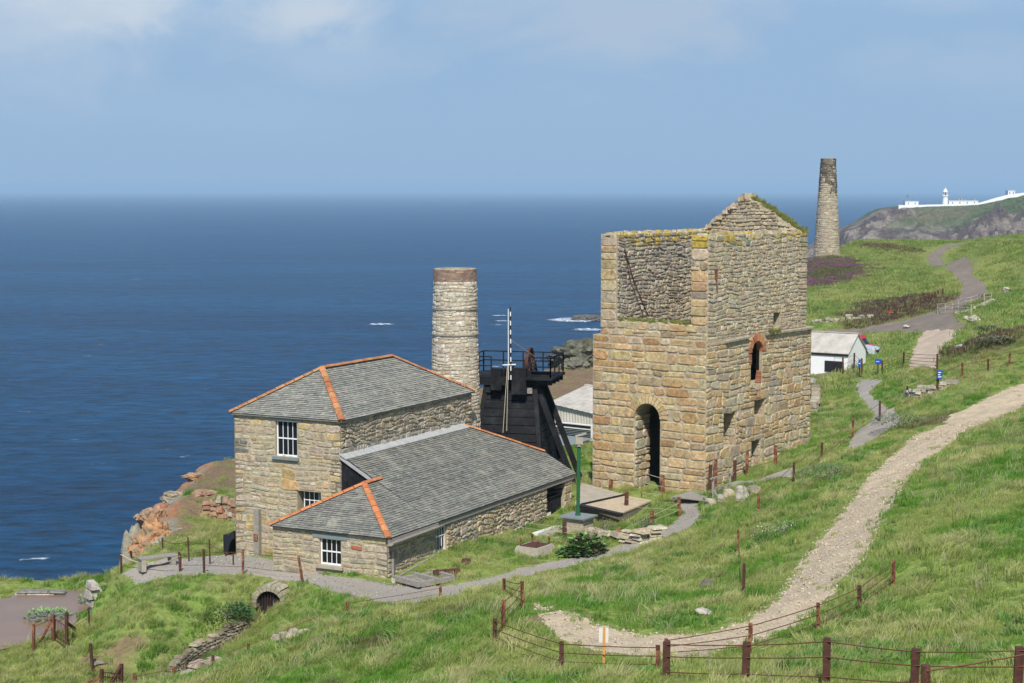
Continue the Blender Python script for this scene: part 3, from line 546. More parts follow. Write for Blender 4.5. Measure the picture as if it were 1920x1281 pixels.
def do_grass():
    gm = growth_mat('grass_blades')
    short = [tuft_mesh('turf_tuft', 46, 0.10, 0.20, 0.0075, 0.5, seed=i) for i in range(3)]
    long_ = [tuft_mesh('long_grass_tuft', 48, 0.24, 0.17, 0.007, 1.0, tip=(1.7, 1.35, 1.9), seed=10 + i) for i in range(3)]
    herb = [tuft_mesh('leafy_tuft', 40, 0.22, 0.22, 0.02, 0.8, leafy=True, seed=20 + i) for i in range(2)]
    far_ = [tuft_mesh('far_tuft', 26, 0.20, 0.42, 0.022, 0.7, seed=30 + i) for i in range(3)]
    def classify(x, y):
        g1 = fbm(x * 0.30, y * 0.30, 4); g2 = fbm(x * 0.9 + 7, y * 0.9, 4); g3 = fbm(x * 0.13 + 30, y * 0.13 + 9, 3)
        return g1, g2, g3
    def tints(x, y, r, dry):
        g1, g2, g3 = classify(x, y)
        c = lin((0.118, 0.268, 0.028), (0.310, 0.365, 0.098), np.clip((g1 - 0.38) * 4.2, 0, 1))
        straw = np.array((0.46, 0.47, 0.19)); t = np.clip(dry + (r.random(len(x)) - 0.5) * 0.5, 0, 0.9)[:, None]
        c = c * (1 - t) + straw * t
        br = np.clip(blob(Z_BRACK, x, y), 0, 1)[:, None]; c = c * (1 - br * 0.6) + np.array((0.20, 0.15, 0.08)) * br * 0.6
        far = (np.clip((y - 100) / 90, 0, 1) * 0.45)[:, None]; c = c * (1 - far) + np.array((0.31, 0.33, 0.11)) * far
        return c * r.uniform(0.88, 1.14, len(x))[:, None]
    # short turf
    Xs, Ys, Rr = sample(27, 62, 10, seed=1); x2, y2, r2 = sample(62, 112, 6.0, seed=2); x = np.concatenate([Xs, x2]); y = np.concatenate([Ys, y2]); r = Rr
    dirt = blob(Z_DIRT, x, y); k = r.random(len(x)) > dirt * 0.9; x, y = x[k], y[k]
    g1, g2, g3 = classify(x, y); z = height(x, y)
    scatter('grass', short, np.stack([x, y, z], -1), r.uniform(0.8, 1.5, len(x)), tints(x, y, r, np.clip((g2 - 0.5) * 2.2, 0, 0.7)), gm, 3)
    # long windblown grass in drifts
    x, y, r = sample(27, 112, 9, seed=4); g1, g2, g3 = classify(x, y); dirt = blob(Z_DIRT, x, y)
    mow = np.zeros(len(x))
    g4 = fbm(x * 0.22 + 80, y * 0.22 + 11, 3)
    p = np.clip((g2 - 0.43) * 4.5 + (g4 - 0.5) * 3.0, 0.02, 1) * np.clip(1 - dirt * 1.1, 0.03, 1)
    low = np.clip(1 - np.abs(sdist(P_UP, x, y)) / 1.5, 0, 1) * 0.5; p = p * (1 - low)
    k = r.random(len(x)) < p; x, y, g1, g2 = x[k], y[k], g1[k], g2[k]
    scatter('long_grass', long_, np.stack([x, y, height(x, y)], -1), r.uniform(0.7, 1.45, len(x)), tints(x, y, r, np.clip((g2 - 0.48) * 3.4, 0, 0.7)), gm, 5)
    x, y, r = sample(27, 100, 1.5, seed=44); g3_ = fbm(x * 0.35 + 12, y * 0.35 + 44, 4); k = (r.random(len(x)) < np.clip((g3_ - 0.46) * 6, 0, 1)) & (blob(Z_DIRT, x, y) < .3); x, y = x[k], y[k]
    stalk = [tuft_mesh('seed_stalks', 12, 0.40, 0.22, 0.0055, 0.75, tip=(1.35, 1.25, 1.1), seed=50 + i) for i in range(3)]
    scatter('seed_heads', stalk, np.stack([x, y, height(x, y)], -1), r.uniform(0.7, 1.25, len(x)), lin((0.50, 0.47, 0.27), (0.36, 0.27, 0.15), (r.random(len(x)) < .18) * 1.0), gm, 45)
    # docks, plantain and other leafy growth
    x, y, r = sample(27, 105, 2.6, seed=6); g = fbm(x * 0.45 + 60, y * 0.45 + 3, 4); k = (g > 0.64) & (blob(Z_DIRT, x, y) < 0.3); x, y = x[k], y[k]
    c = lin((0.13, 0.27, 0.045), (0.18, 0.31, 0.08), r.random(len(x)))
    scatter('leafy_growth', herb, np.stack([x, y, height(x, y)], -1), r.uniform(0.6, 1.3, len(x)), c, gm, 7)
    # distant grassland
    x, y, r = sample(108, 400, 1.5, seed=8, margin=0.33); k = (x > -0.02 * y) ; x, y = x[k], y[k]; g1, g2, g3 = classify(x, y)
    he = blob(Z_HEATH, x, y); dirt = blob(Z_DIRT, x, y); k = (he < 0.4) & (r.random(len(x)) > dirt); x, y, g2 = x[k], y[k], g2[k]
    scatter('distant_grass', far_, np.stack([x, y, height(x, y)], -1), r.uniform(0.8, 1.7, len(x)) * (1 + (y - 108) / 500), tints(x, y, r, np.clip((g2 - 0.5) * 2.0 + 0.12, 0, 0.6)), gm, 9)
    # heather
    x, y, r = sample(150, 300, 5, seed=12); he = blob(Z_HEATH, x, y); k = r.random(len(x)) < he * 1.3; x, y = x[k], y[k]
    c = lin((0.27, 0.145, 0.18), (0.17, 0.18, 0.07), np.clip(fbm(x * .4, y * .4, 3) * 5 - 2.1 + r.random(len(x)) * .5 - .25, 0, 1))
    scatter('heather', far_, np.stack([x, y, height(x, y)], -1), r.uniform(0.9, 1.6, len(x)), c, gm, 13)
    x, y, r = sample(110, 330, 4, seed=14); br = blob(Z_BRACK, x, y); k = r.random(len(x)) < br * 1.2; x, y = x[k], y[k]
    c = lin((0.19, 0.13, 0.085), (0.12, 0.08, 0.06), r.random(len(x)))
    scatter('bracken', far_, np.stack([x, y, height(x, y)], -1), r.uniform(0.9, 1.8, len(x)), c, gm, 15)
    # grass creeping over the gravel, and loose stones lying on the paths
    r = np.random.default_rng(21); P = np.array(P_UP); n = 9000; x = r.uniform(P[:, 0].min(), P[:, 0].max(), n * 3); y = r.uniform(P[:, 1].min(), P[:, 1].max(), n * 3); d = sdist(P_UP, x, y)
    k = (d > 0.0) & (r.random(len(x)) < np.exp(-d / 0.13) * .55 + .03 * (fbm(x * .8, y * .8, 3) > .55)); xa, ya = x[k], y[k]
    scatter('creeping_grass', short, np.stack([xa, ya, height(xa, ya)], -1), r.uniform(0.5, 1.0, len(xa)), tints(xa, ya, r, np.full(len(xa), .15)), gm, 22)
    peb = []
    for s_ in range(3):
        rr = random.Random(s_); V = [(math.cos(t) * rr.uniform(.7, 1.2), math.sin(t) * rr.uniform(.6, 1.1), z_ * rr.uniform(.5, .9)) for z_ in (-.5, .55) for t in [k_ * math.pi / 3 + z_ * .4 for k_ in range(6)]] + [(0, 0, .75)]
        me = bpy.data.meshes.new('pebble'); me.from_pydata(V, [], [(i, (i + 1) % 6, 6 + (i + 1) % 6, 6 + i) for i in range(6)] + [(6 + i, 6 + (i + 1) % 6, 12) for i in range(6)]); ca = me.color_attributes.new('Blade', 'FLOAT_COLOR', 'POINT'); ca.data.foreach_set('color', np.ones(len(V) * 4, np.float32)); peb.append(me)
    pm = growth_mat('pebble_stone', 0.0)
    for nm, PP, dens, c0_, c1_ in (('loose_gravel', P_UP, 34, (.60, .51, .38), (.42, .35, .25)), ('loose_grey_gravel', P_LOW, 22, (.42, .40, .36), (.24, .22, .20)), ('terrace_gravel', P_TERR, 22, (.46, .44, .40), (.24, .22, .20))):
        P = np.array(PP); A_ = (np.ptp(P[:, 0]) + .2) * (np.ptp(P[:, 1]) + .2); n = int(A_ * dens); x = r.uniform(P[:, 0].min() - .1, P[:, 0].max() + .1, n); y = r.uniform(P[:, 1].min() - .1, P[:, 1].max() + .1, n); k = (sdist(PP, x, y) > -.12) & (y < 80); x, y = x[k], y[k]
        scatter(nm, peb, np.stack([x, y, height(x, y) + .02], -1), 0.014 + 0.022 * r.random(len(x)) ** 2.5 + .02 * (r.random(len(x)) < .012), lin(c0_, c1_, r.random(len(x))), pm, 23, tilt=2.0)
do_grass()
# ------------------------------------------------------------------ masonry: every stone is a real block standing proud of the mortar
PAL_TAN = [(0.505, 0.368, 0.194), (0.476, 0.339, 0.173), (0.505, 0.389, 0.222), (0.431, 0.296, 0.15), (0.484, 0.393, 0.241), (0.521, 0.382, 0.194), (0.461, 0.332, 0.175), (0.409, 0.306, 0.175)]
PAL_GREY = [(0.461, 0.377, 0.246), (0.424, 0.348, 0.23), (0.468, 0.38, 0.236), (0.395, 0.33, 0.23), (0.461, 0.362, 0.217), (0.358, 0.297, 0.21), (0.483, 0.409, 0.284)]
PAL_HOUSE = [(0.433, 0.363, 0.243), (0.419, 0.338, 0.212), (0.405, 0.352, 0.253), (0.449, 0.388, 0.272), (0.383, 0.313, 0.203), (0.346, 0.295, 0.216), (0.433, 0.345, 0.212), (0.456, 0.395, 0.279)]
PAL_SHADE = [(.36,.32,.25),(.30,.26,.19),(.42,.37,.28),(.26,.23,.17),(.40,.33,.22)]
PAL_CHIM = [(.54,.49,.385),(.51,.455,.345),(.56,.51,.41),(.46,.40,.30),(.53,.47,.365),(.43,.37,.275)]
def jit(c, r, a=0.12):
    k = 1 + r.uniform(-a, a); return tuple(max(0.0, q * k * (1 + r.uniform(-0.05, 0.05))) for q in c)
def masonry(mb, f, u0, u1, v0, v1, size, pal, holes=(), test=None, seed=1, proud=0.035, wob=0.06, gap=0.012, quoin=None, tintf=None, irr=None):
    if irr is None: irr = min(0.30, wob * 3.2)
    """f(u, v, n) -> point.  size(u, v) -> (length, height).  holes: (u0,u1,v0,v1)."""
    r = random.Random(seed); brk = sorted(set([v1] + [h[2] for h in holes] + [h[3] for h in holes])); v = v0
    def wb(u, vv):
        e = min(1, max(0, (u - u0) / 0.35), max(0, (u1 - u) / 0.35))
        for h in holes:
            if h[2] - .3 < vv < h[3] + .3: e = min(e, max(0, min(abs(u - h[0]), abs(u - h[1])) / 0.3))
        e2 = min(1, max(0, (vv - v0) / 0.3), max(0, (v1 - vv) / 0.3))
        return noise.noise((u * 1.1, vv * 1.1, seed * 3.7)) * wob * 1.6 * e, (noise.noise((u * 0.7, vv * 0.9, seed * 1.9 + 5)) * 1.6 + noise.noise((u * 2.3, vv * 2.3, seed)) * 0.8) * wob * e2 * e
    def stone(a, b, c, d, small=False):
        um, vm = (a + b) / 2, (c + d) / 2
        if test and not test(um, vm): return
        L_, H_ = b - a - 2 * gap, d - c - 2 * gap
        if L_ < 0.03 or H_ < 0.025: return
        sh_ = r.uniform(-1, 1) * irr * H_; c += sh_ * min(1, max(0, (c - v0) / .3)); d += r.uniform(-1, 1) * irr * H_ * min(1, max(0, (v1 - d) / .3))
        a += gap; b -= gap; c += gap; d -= gap
        ch = min(L_, H_) * r.uniform(0.16, 0.40); k = [r.uniform(0.4, 1.25) * ch for _ in range(8)]
        o = [(a + k[0], c), (b - k[1], c), (b, c + k[2]), (b, d - k[3]), (b - k[4], d), (a + k[5], d), (a, d - k[6]), (a, c + k[7])]
        o = [(p[0] + r.uniform(-.1, .1) * ch, p[1] + r.uniform(-.12, .12) * ch) for p in o]
        p0 = proud * r.uniform(0.55, 1.5); ins = min(0.035, min(L_, H_) * 0.16); tl = r.uniform(-1, 1) * proud * 0.5; tv = r.uniform(-1, 1) * proud * 0.5
        vs = []
        for (x, y) in o: dx, dy = wb(x, y); vs.append(f(x + dx, y + dy, -0.01))
        for (x, y) in o: 
            dx, dy = wb(x, y); x2 = x + (um - x) / max(L_, .01) * 2 * ins; y2 = y + (vm - y) / max(H_, .01) * 2 * ins
            vs.append(f(x2 + dx, y2 + dy, p0 + tl * (x - um) / L_ + tv * (y - vm) / H_))
        fs = [(i, (i + 1) % 8, 8 + (i + 1) % 8, 8 + i) for i in range(8)]
        dx, dy = wb(um, vm); vs.append(f(um + dx, vm + dy, p0 * 1.06)); fs += [(8 + i, 8 + (i + 1) % 8, 16) for i in range(8)]
        col = jit(r.choice(pal), r)
        if tintf: col = tintf(um, vm, col, r)
        mb.add(vs, fs, col)
    while v < v1 - 0.04:
        sl, sh = size((u0 + u1) / 2, v); h = sh * r.uniform(0.72, 1.35)
        nb = [q for q in brk if q > v + 1e-4][0]
        if v + h > nb - 0.5 * sh: h = nb - v
        vt = v + h; iv = [(u0, u1)]
        for hh in holes:
            if hh[2] < v + h * 0.5 < hh[3]:
                n2 = []
                for a, b in iv:
                    if hh[1] <= a or hh[0] >= b: n2.append((a, b))
                    else:
                        if hh[0] > a: n2.append((a, hh[0]))
                        if hh[1] < b: n2.append((hh[1], b))
                iv = n2
        for a, b in iv:
            u = a
            while u < b - 0.02:
                sl, _ = size(u, v); l = sl * r.uniform(0.55, 1.7)
                if quoin and (u - u0 < 0.01 and a == u0) and quoin[0]: l = quoin[2] * r.choice((0.6, 1.0))
                if u + l > b - 0.45 * sl: l = b - u
                ss = size(u + l / 2, v)[1]
                if h > ss * 1.5 and l < 2.2 * h or (r.random() < 0.22 and h > 0.22 and l < 0.75):
                    m_ = h * r.uniform(0.35, 0.65); stone(u, u + l, v, v + m_)
                    if l > 0.35 and r.random() < 0.6: q = u + l * r.uniform(0.35, 0.65); stone(u, q, v + m_, vt); stone(q, u + l, v + m_, vt)
                    else: stone(u, u + l, v + m_, vt)
                else: stone(u, u + l, v, vt)
                u += l
        v = vt
def panel(mb, f, u0, u1, v0, v1, t, holes=(), col=(.4,) * 3, arcs=()):
    """a wall of thickness t (from n=0 inwards to n=-t) with real openings through it"""
    us = sorted(set([u0, u1] + [h[0] for h in holes] + [h[1] for h in holes])); vs = sorted(set([v0, v1] + [h[2] for h in holes] + [h[3] for h in holes]))
    inh = lambda a, b: any(h[0] < a < h[1] and h[2] < b < h[3] for h in holes)
    solid = [[not inh((us[i] + us[i + 1]) / 2, (vs[j] + vs[j + 1]) / 2) for j in range(len(vs) - 1)] for i in range(len(us) - 1)]
    S = lambda i, j: 0 <= i < len(us) - 1 and 0 <= j < len(vs) - 1 and solid[i][j]
    for i in range(len(us) - 1):
        for j in range(len(vs) - 1):
            if not solid[i][j]: continue
            a, b, c, d = us[i], us[i + 1], vs[j], vs[j + 1]
            mb.quad(f(a, c, 0), f(b, c, 0), f(b, d, 0), f(a, d, 0), col); mb.quad(f(a, c, -t), f(a, d, -t), f(b, d, -t), f(b, c, -t), col)
            if not S(i - 1, j): mb.quad(f(a, c, 0), f(a, d, 0), f(a, d, -t), f(a, c, -t), col)
            if not S(i + 1, j): mb.quad(f(b, c, 0), f(b, c, -t), f(b, d, -t), f(b, d, 0), col)
            if not S(i, j - 1): mb.quad(f(a, c, 0), f(a, c, -t), f(b, c, -t), f(b, c, 0), col)
            if not S(i, j + 1): mb.quad(f(a, d, 0), f(b, d, 0), f(b, d, -t), f(a, d, -t), col)
    for (uc, rad, spring, top) in arcs:       # fill the spandrels over a round-headed opening whose hole reaches up to 'top'
        n = 10
        for s in (-1, 1):
            P = [(uc + s * rad * math.cos(k * math.pi / 2 / n), spring + (top - spring) * math.sin(k * math.pi / 2 / n)) for k in range(n + 1)]
            for k in range(n):
                (x0, y0), (x1, y1) = P[k], P[k + 1]
                mb.quad(f(x0, y0, 0), f(x1, y1, 0), f(x1, top, 0), f(x0, top, 0), col); mb.quad(f(x0, y0, -t), f(x0, top, -t), f(x1, top, -t), f(x1, y1, -t), col)
                mb.quad(f(x0, y0, 0), f(x0, y0, -t), f(x1, y1, -t), f(x1, y1, 0), col)
def voussoirs(mb, f, uc, r0, r1, spring, n, pal, seed=3, n0=-0.25, n1=0.07, ky=1.0, a0=0.0, a1=math.pi):
    r = random.Random(seed)
    for k in range(n):
        t0 = a0 + (a1 - a0) * k / n + 0.012; t1 = a0 + (a1 - a0) * (k + 1) / n - 0.012; q = r1 * r.uniform(0.96, 1.05)
        pt = lambda rr, t, nn: f(uc + rr * math.cos(t), spring + rr * math.sin(t) * ky, nn)
        e = n1 * r.uniform(0.8, 1.2); mb.hexa([pt(r0, t0, n0), pt(r0, t1, n0), pt(q, t1, n0), pt(q, t0, n0), pt(r0, t0, e), pt(r0, t1, e), pt(q, t1, e), pt(q, t0, e)], jit(r.choice(pal), r, 0.15))
# ------------------------------------------------------------------ roofs: single slates clipped to the slope
def clip(poly_, a, b, c):     # keep a*x+b*y<=c
    o = []
    for i in range(len(poly_)):
        p, q = poly_[i], poly_[(i + 1) % len(poly_)]; dp = a * p[0] + b * p[1] - c; dq = a * q[0] + b * q[1] - c
        if dp <= 0: o.append(p)
        if dp * dq < 0: t = dp / (dp - dq); o.append((p[0] + (q[0] - p[0]) * t, p[1] + (q[1] - p[1]) * t))
    return o
def slates(mb, pts3, seed=1, wdt=0.24, exp_=0.128, pal=None, dark=1.0):
    """pts3: convex roof polygon, first edge is the eave"""
    P = [Vector([float(q) for q in p]) for p in pts3]; e1 = (P[1] - P[0]).normalized(); nn = None
    nn = (P[1] - P[0]).cross(P[-1] - P[0]).normalized()
    if nn.z < 0: nn = -nn
    e2 = nn.cross(e1)
    if e2.z < 0: e2 = -e2
    Q = [((p - P[0]).dot(e1), (p - P[0]).dot(e2)) for p in P]
    area = sum(Q[i][0] * Q[(i + 1) % len(Q)][1] - Q[(i + 1) % len(Q)][0] * Q[i][1] for i in range(len(Q)))
    if area < 0: Q = Q[::-1]
    r = random.Random(seed); smin = min(q[0] for q in Q); smax = max(q[0] for q in Q); tmin = min(q[1] for q in Q); tmax = max(q[1] for q in Q)
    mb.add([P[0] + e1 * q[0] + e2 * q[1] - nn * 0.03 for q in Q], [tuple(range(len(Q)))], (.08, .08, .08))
    pal = pal or [(.255,.255,.215),(.235,.236,.20),(.275,.275,.23),(.21,.212,.185),(.295,.29,.24),(.25,.245,.20)]
    t = tmin - 0.02; row = 0
    while t < tmax:
        rowk = r.uniform(.86, 1.12)
        s = smin - r.random() * wdt - (wdt / 2 if row % 2 else 0)
        while s < smax:
            w_ = wdt * r.uniform(0.75, 1.2); c = [(s + .004, t), (s + w_ - .004, t), (s + w_ - .004, t + exp_ * 1.05), (s + .004, t + exp_ * 1.05)]
            for i in range(len(Q)):
                a, b = Q[i], Q[(i + 1) % len(Q)]; nx, ny = b[1] - a[1], -(b[0] - a[0]); l = math.hypot(nx, ny) + 1e-9
                c = clip(c, nx / l, ny / l, (nx * a[0] + ny * a[1]) / l)
                if len(c) < 3: break
            if len(c) >= 3:
                up = 0.022 * r.uniform(0.7, 1.7); lo = 0.001; yaw = r.uniform(-.004, .004)
                col = tuple(q * rowk * dark for q in jit(r.choice(pal), r, 0.08))
                vs = [P[0] + e1 * x + e2 * y + nn * (lo + up * (1 - (y - t) / (exp_ * 1.05)) + yaw * (x - s) / w_) for x, y in c]
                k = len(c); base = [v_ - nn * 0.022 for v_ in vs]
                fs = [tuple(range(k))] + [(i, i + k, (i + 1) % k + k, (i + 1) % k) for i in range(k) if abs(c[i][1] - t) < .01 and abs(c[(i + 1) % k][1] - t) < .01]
                mb.add(vs, [fs[0]], col); mb.add([v_ for v_ in vs] + base, fs[1:], (.05, .05, .05))  # butt edges near-black: shadow lines between courses put into the colour
            s += w_
        t += exp_; row += 1
def ridge_tiles(mb, p, q, r=0.13, seed=1, length=0.46, pal=((.44,.16,.065),(.38,.135,.055),(.48,.20,.085),(.33,.13,.06),(.42,.19,.09))):
    p = Vector(p); q = Vector(q); rr = random.Random(seed); d = (q - p); n = max(1, round(d.length / length)); t = d.normalized()
    x = t.cross(Vector((0, 0, 1))).normalized(); y = x.cross(t)
    for i in range(n):
        a = p + d * (i / n) + t * 0.012; b = p + d * ((i + 1) / n) - t * 0.012; c = jit(rr.choice(pal), rr, .12); lift = 0.012 * rr.random()
        vs = []; m = 6
        for e, k in ((a, 1.06), (b, 0.98)):
            for j in range(m + 1):
                an = math.pi * (0.02 + 0.96 * j / m); vs.append(e + x * math.cos(an) * r * k * 1.15 + y * (math.sin(an) * r * k * 0.62 - 0.015 + lift))
        vs += [a + x * r * 1.05 - y * .06, a - x * r * 1.05 - y * .06]
        fs = [(j, j + 1, m + 2 + j, m + 1 + j) for j in range(m)] + [tuple(range(m + 1))[::-1], tuple(range(m + 1, 2 * m + 2))]
        mb.add(vs, fs, c)
def sash(parent, f, u0, u1, v0, v1, cols, rows, depth=0.14, bar=0.022, fr=0.055, split=True, label=None):
    """a sash window set back in its opening: frame > glazing bars and glass"""
    b = MB(); n0, n1 = -depth - 0.05, -depth
    g = lambda a0, a1, c0, c1, m0=n0, m1=n1: b.hexa([f(a0, c0, m0), f(a1, c0, m0), f(a1, c1, m0), f(a0, c1, m0), f(a0, c0, m1), f(a1, c0, m1), f(a1, c1, m1), f(a0, c1, m1)])
    g(u0, u0 + fr, v0, v1); g(u1 - fr, u1, v0, v1); g(u0 + fr, u1 - fr, v0, v0 + fr * 1.2); g(u0 + fr, u1 - fr, v1 - fr, v1)
    if split: g(u0 + fr, u1 - fr, (v0 + v1) / 2 - .025, (v0 + v1) / 2 + .025, n0, n1 + 0.01)
    w_ = b.build('window', M['white'], parent)
    b = MB()
    for i in range(1, cols): x = u0 + fr + (u1 - u0 - 2 * fr) * i / cols; b_ = bar / 2; g2 = (x - b_, x + b_); b.hexa([f(a, c, m_) for m_ in (n0 + .01, n1 - .006) for a, c in ((g2[0], v0 + fr), (g2[1], v0 + fr), (g2[1], v1 - fr), (g2[0], v1 - fr))])
    for j in range(1, rows):
        if split and rows == 2: continue
        y = v0 + fr + (v1 - v0 - 2 * fr) * j / rows; b_ = bar / 2; b.hexa([f(a, c, m_) for m_ in (n0 + .012, n1 - .009) for a, c in ((u0 + fr, y - b_), (u1 - fr, y - b_), (u1 - fr, y + b_), (u0 + fr, y + b_))])
    b.build('glazing_bars', M['white'], w_)
    b = MB(); b.quad(f(u0 + fr, v0 + fr, n0 + .02), f(u1 - fr, v0 + fr, n0 + .02), f(u1 - fr, v1 - fr, n0 + .02), f(u0 + fr, v1 - fr, n0 + .02)); b.build('glass', M['glass'], w_)
    return w_
def onwall(fr_, kind, k):
    if kind == 'a': return lambda u, v, n: fr_(k - n, u, v)           # front face, u = b (left negative), outward = -a
    if kind == 'b': return lambda u, v, n: fr_(u, k + n, v)           # right face, u = a, outward = +b

# ------------------------------------------------------------------ the stone engine house with its slate roofs
def engine_house():
    e = empty('engine_house', HF(0, 0, 0), 'stone house with grey slate hipped roofs edged in orange ridge tiles', 'building')
    F = HF
    # walls
    fm = onwall(F, 'a', 3.5); rm = onwall(F, 'b', -4.38)
    upw = (-7.71, -6.60, 3.88, 5.42); low = (-6.62, -5.42, 1.22, 2.46)
    b = MB(); panel(b, fm, -9.88, -4.38, -1.6, 5.66, 0.55, [upw, low])
    panel(b, rm, 3.5, 15.0, 0, 5.66, 0.5, []); b.box(F, 14.4, 15.0, -9.88, -4.38, -1.6, 5.66); b.box(F, 3.5, 15.0, -9.88, -9.3, -1.6, 5.66)
    wl = b.build('wall', M['mortar'], e)
    hp = lambda u, v, c, r: c
    b = MB()
    def sz(u, v):
        big = math.sin(u * 3.1 + v * 1.7) + math.sin(u * 1.3 - v * 2.9)
        return (0.72, 0.40) if big > 0.5 else (0.48, 0.28)
    masonry(b, fm, -9.88, -4.38, -1.6, 5.66, sz, PAL_HOUSE, [upw, low], seed=5, wob=0.07, proud=0.020, gap=0.022, irr=.2, tintf=lambda u, v, c, r: (.17, .165, .15) if (u < -9.3 and 3.9 < v < 4.4) else ((c[0] * 1.1, c[1] * .95, c[2] * .7) if r.random() < .2 else c))
    b.build('stonework', M['stone'], wl)
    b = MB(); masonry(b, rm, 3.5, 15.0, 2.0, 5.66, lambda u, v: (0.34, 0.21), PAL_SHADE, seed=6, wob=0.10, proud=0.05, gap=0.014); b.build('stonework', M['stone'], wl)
    # annex
    fa = onwall(F, 'a', 0.0); ra = onwall(F, 'b', 0.0)
    aw = (-3.18, -2.17, 0.30, 1.38); rw = (3.82, 4.72, 0.32, 1.60); dr = (14.27, 16.2, -1.0, 1.45)
    b = MB(); panel(b, fa, -5.45, 0, -1.2, 1.72, 0.5, [aw]); panel(b, ra, 0.0, 17.05, -1.4, 1.70, 0.5, [rw, dr]); b.box(F, 0.5, 3.5, -5.45, -4.95, -1.2, 1.72); b.box(F, 16.55, 17.05, -4.38, -0.5, -1.2, 1.70)
    wa = b.build('annex_wall', M['mortar'], e)
    b = MB(); masonry(b, fa, -5.45, 0, -1.2, 1.72, lambda u, v: (0.62, 0.34) if (u > -2.1 or v < 0.3) else (0.44, 0.24), PAL_HOUSE, [aw], seed=8, wob=0.05, proud=0.022, gap=0.020, irr=.16, tintf=lambda u, v, c, r: (.36, .12, .06) if (-1.5 < u < -1.0 and 1.0 < v < 1.3) else c)
    b.build('stonework', M['stone'], wa); b = MB()
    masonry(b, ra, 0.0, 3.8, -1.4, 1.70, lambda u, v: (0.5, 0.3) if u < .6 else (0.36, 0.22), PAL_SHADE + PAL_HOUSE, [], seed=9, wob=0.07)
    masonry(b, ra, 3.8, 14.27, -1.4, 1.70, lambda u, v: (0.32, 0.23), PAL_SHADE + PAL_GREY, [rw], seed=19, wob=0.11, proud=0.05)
    b.build('stonework', M['stone'], wa); b = MB()
    masonry(b, ra, 16.2, 17.05, -1.4, 1.70, lambda u, v: (0.5, 0.32), PAL_HOUSE, [], seed=29, wob=0.04)
    b.build('stonework', M['stone'], wa)
    # slate lintels and window sills
    for f, q in ((fm, upw), (fa, aw)):
        b = MB(); b.hexa([f(u, v, n) for n in (0, .045) for u, v in ((q[0] - .3, q[3]), (q[1] + .3, q[3]), (q[1] + .3, q[3] + .2), (q[0] - .3, q[3] + .2))]); b.build('lintel', M['greypaint'], e)
    for f, q in ((fm, upw), (fa, aw), (ra, rw)):
        b = MB(); b.hexa([f(u, v, n) for n in (-.12, .13) for u, v in ((q[0] - .12, q[2] - .13), (q[1] + .12, q[2] - .13), (q[1] + .12, q[2] - .01), (q[0] - .12, q[2] - .01))]); b.build('sill', M['concrete'] if f is not fm else M['greypaint'], e)
    sash(e, fm, upw[0], upw[1], upw[2], upw[3], 4, 2, 0.12); sash(e, fa, aw[0], aw[1], aw[2], aw[3], 4, 2, 0.10); sash(e, ra, rw[0], rw[1], rw[2], rw[3], 4, 2, 0.08)
    sash(e, fm, low[0] + .15, low[1], low[2], low[3], 4, 3, 0.28, bar=.03, fr=.04, split=False)
    b = MB(); b.box(F, 4.06, 4.2, low[0] - .3, low[1] + .3, low[2] - .3, low[3] + .3); b.build('room_shade_plate', M['blackwood'], e)  # black plate stands in for the unlit room behind this window
    # door at the far end with strap boards
    b = MB(); b.box(F, 14.27, 16.2, -0.25, -0.18, -1.2, 0.75); 
    for k in range(9): x = 14.3 + k * .21; b.box(F, x, x + .19, -0.178, -0.155, -1.2, 0.73)
    d = b.build('door', M['blackwood'], e)
    b = MB(); b.box(F, 14.27, 16.2, -0.6, -0.5, 0.75, 1.45)
    for k in range(3): b.box(F, 14.27, 16.2, -0.22, -0.10, 0.80 + k * .22, 0.87 + k * .22)
    b.build('louvre', M['blackwood'], e)
    b = MB(); b.box(F, 14.45, 15.0, -0.15, -0.13, 0.0, 0.14); b.build('notice', M['white'], d); b = MB(); b.box(F, 14.45, 15.0, -0.15, -0.13, -0.2, -0.02); b.build('notice', M['red'], d)
    # weathered timber fixed to the front wall
    b = MB(); b.box(F, 3.28, 3.5, -8.76, -8.50, -0.62, 1.50); t = b.build('timber_baulk', M['greywood'], e)
    b = MB(); b.box(F, 3.22, 3.28, -8.74, -8.54, 0.15, 0.42); b.build('iron_plate', M['rust'], t)
    # main roof
    o = 0.16; el = 5.62; zr = 7.44
    A = [F(3.5 - o, -9.88 - o, el), F(3.5 - o, -4.38 + o, el), F(15 + o, -4.38 + o, el), F(15 + o, -9.88 - o, el)]; r0 = F(6.27, -7.13, zr); r1 = F(12.2, -7.13, zr)
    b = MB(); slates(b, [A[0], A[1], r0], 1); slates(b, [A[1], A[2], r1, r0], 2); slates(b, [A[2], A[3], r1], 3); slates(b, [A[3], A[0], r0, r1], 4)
    rf = b.build('roof', M['slate'], e)
    for k, (p, q) in enumerate(((A[0], r0), (A[1], r0), (r0, r1), (A[2], r1), (A[3], r1))): b = MB(); ridge_tiles(b, p + Vector((0, 0, .03)), q + Vector((0, 0, .03)), seed=20 + k); b.build('ridge_tiles', M['ridge'], rf)
    b = MB()   # eaves board and plaster band under the eaves
    b.box(F, 3.5 - o + .03, 15 + o - .03, -4.38 + .03, -4.38 + o - .02, el - .06, el - .015); b.box(F, 3.5 - o + .02, 3.5 - .03, -9.88 - o + .03, -4.38 + o - .03, el - .06, el - .015); b.build('eaves_board', M['greywood'], rf)
    # annex roof: small hip in front, long lean-to slope behind
    k = 0.55; hE = 1.70; hz = lambda b_: hE - k * b_
    e0 = F(-o, o, hE - k * o * 0.3); e1 = F(-o, -5.55, hE - .02); ap = F(2.62, -2.70, 3.20); re = F(3.45, -2.70, 3.20)
    eB = F(3.5, o, hE - .04); eF = F(17.2, o, hE - .04)
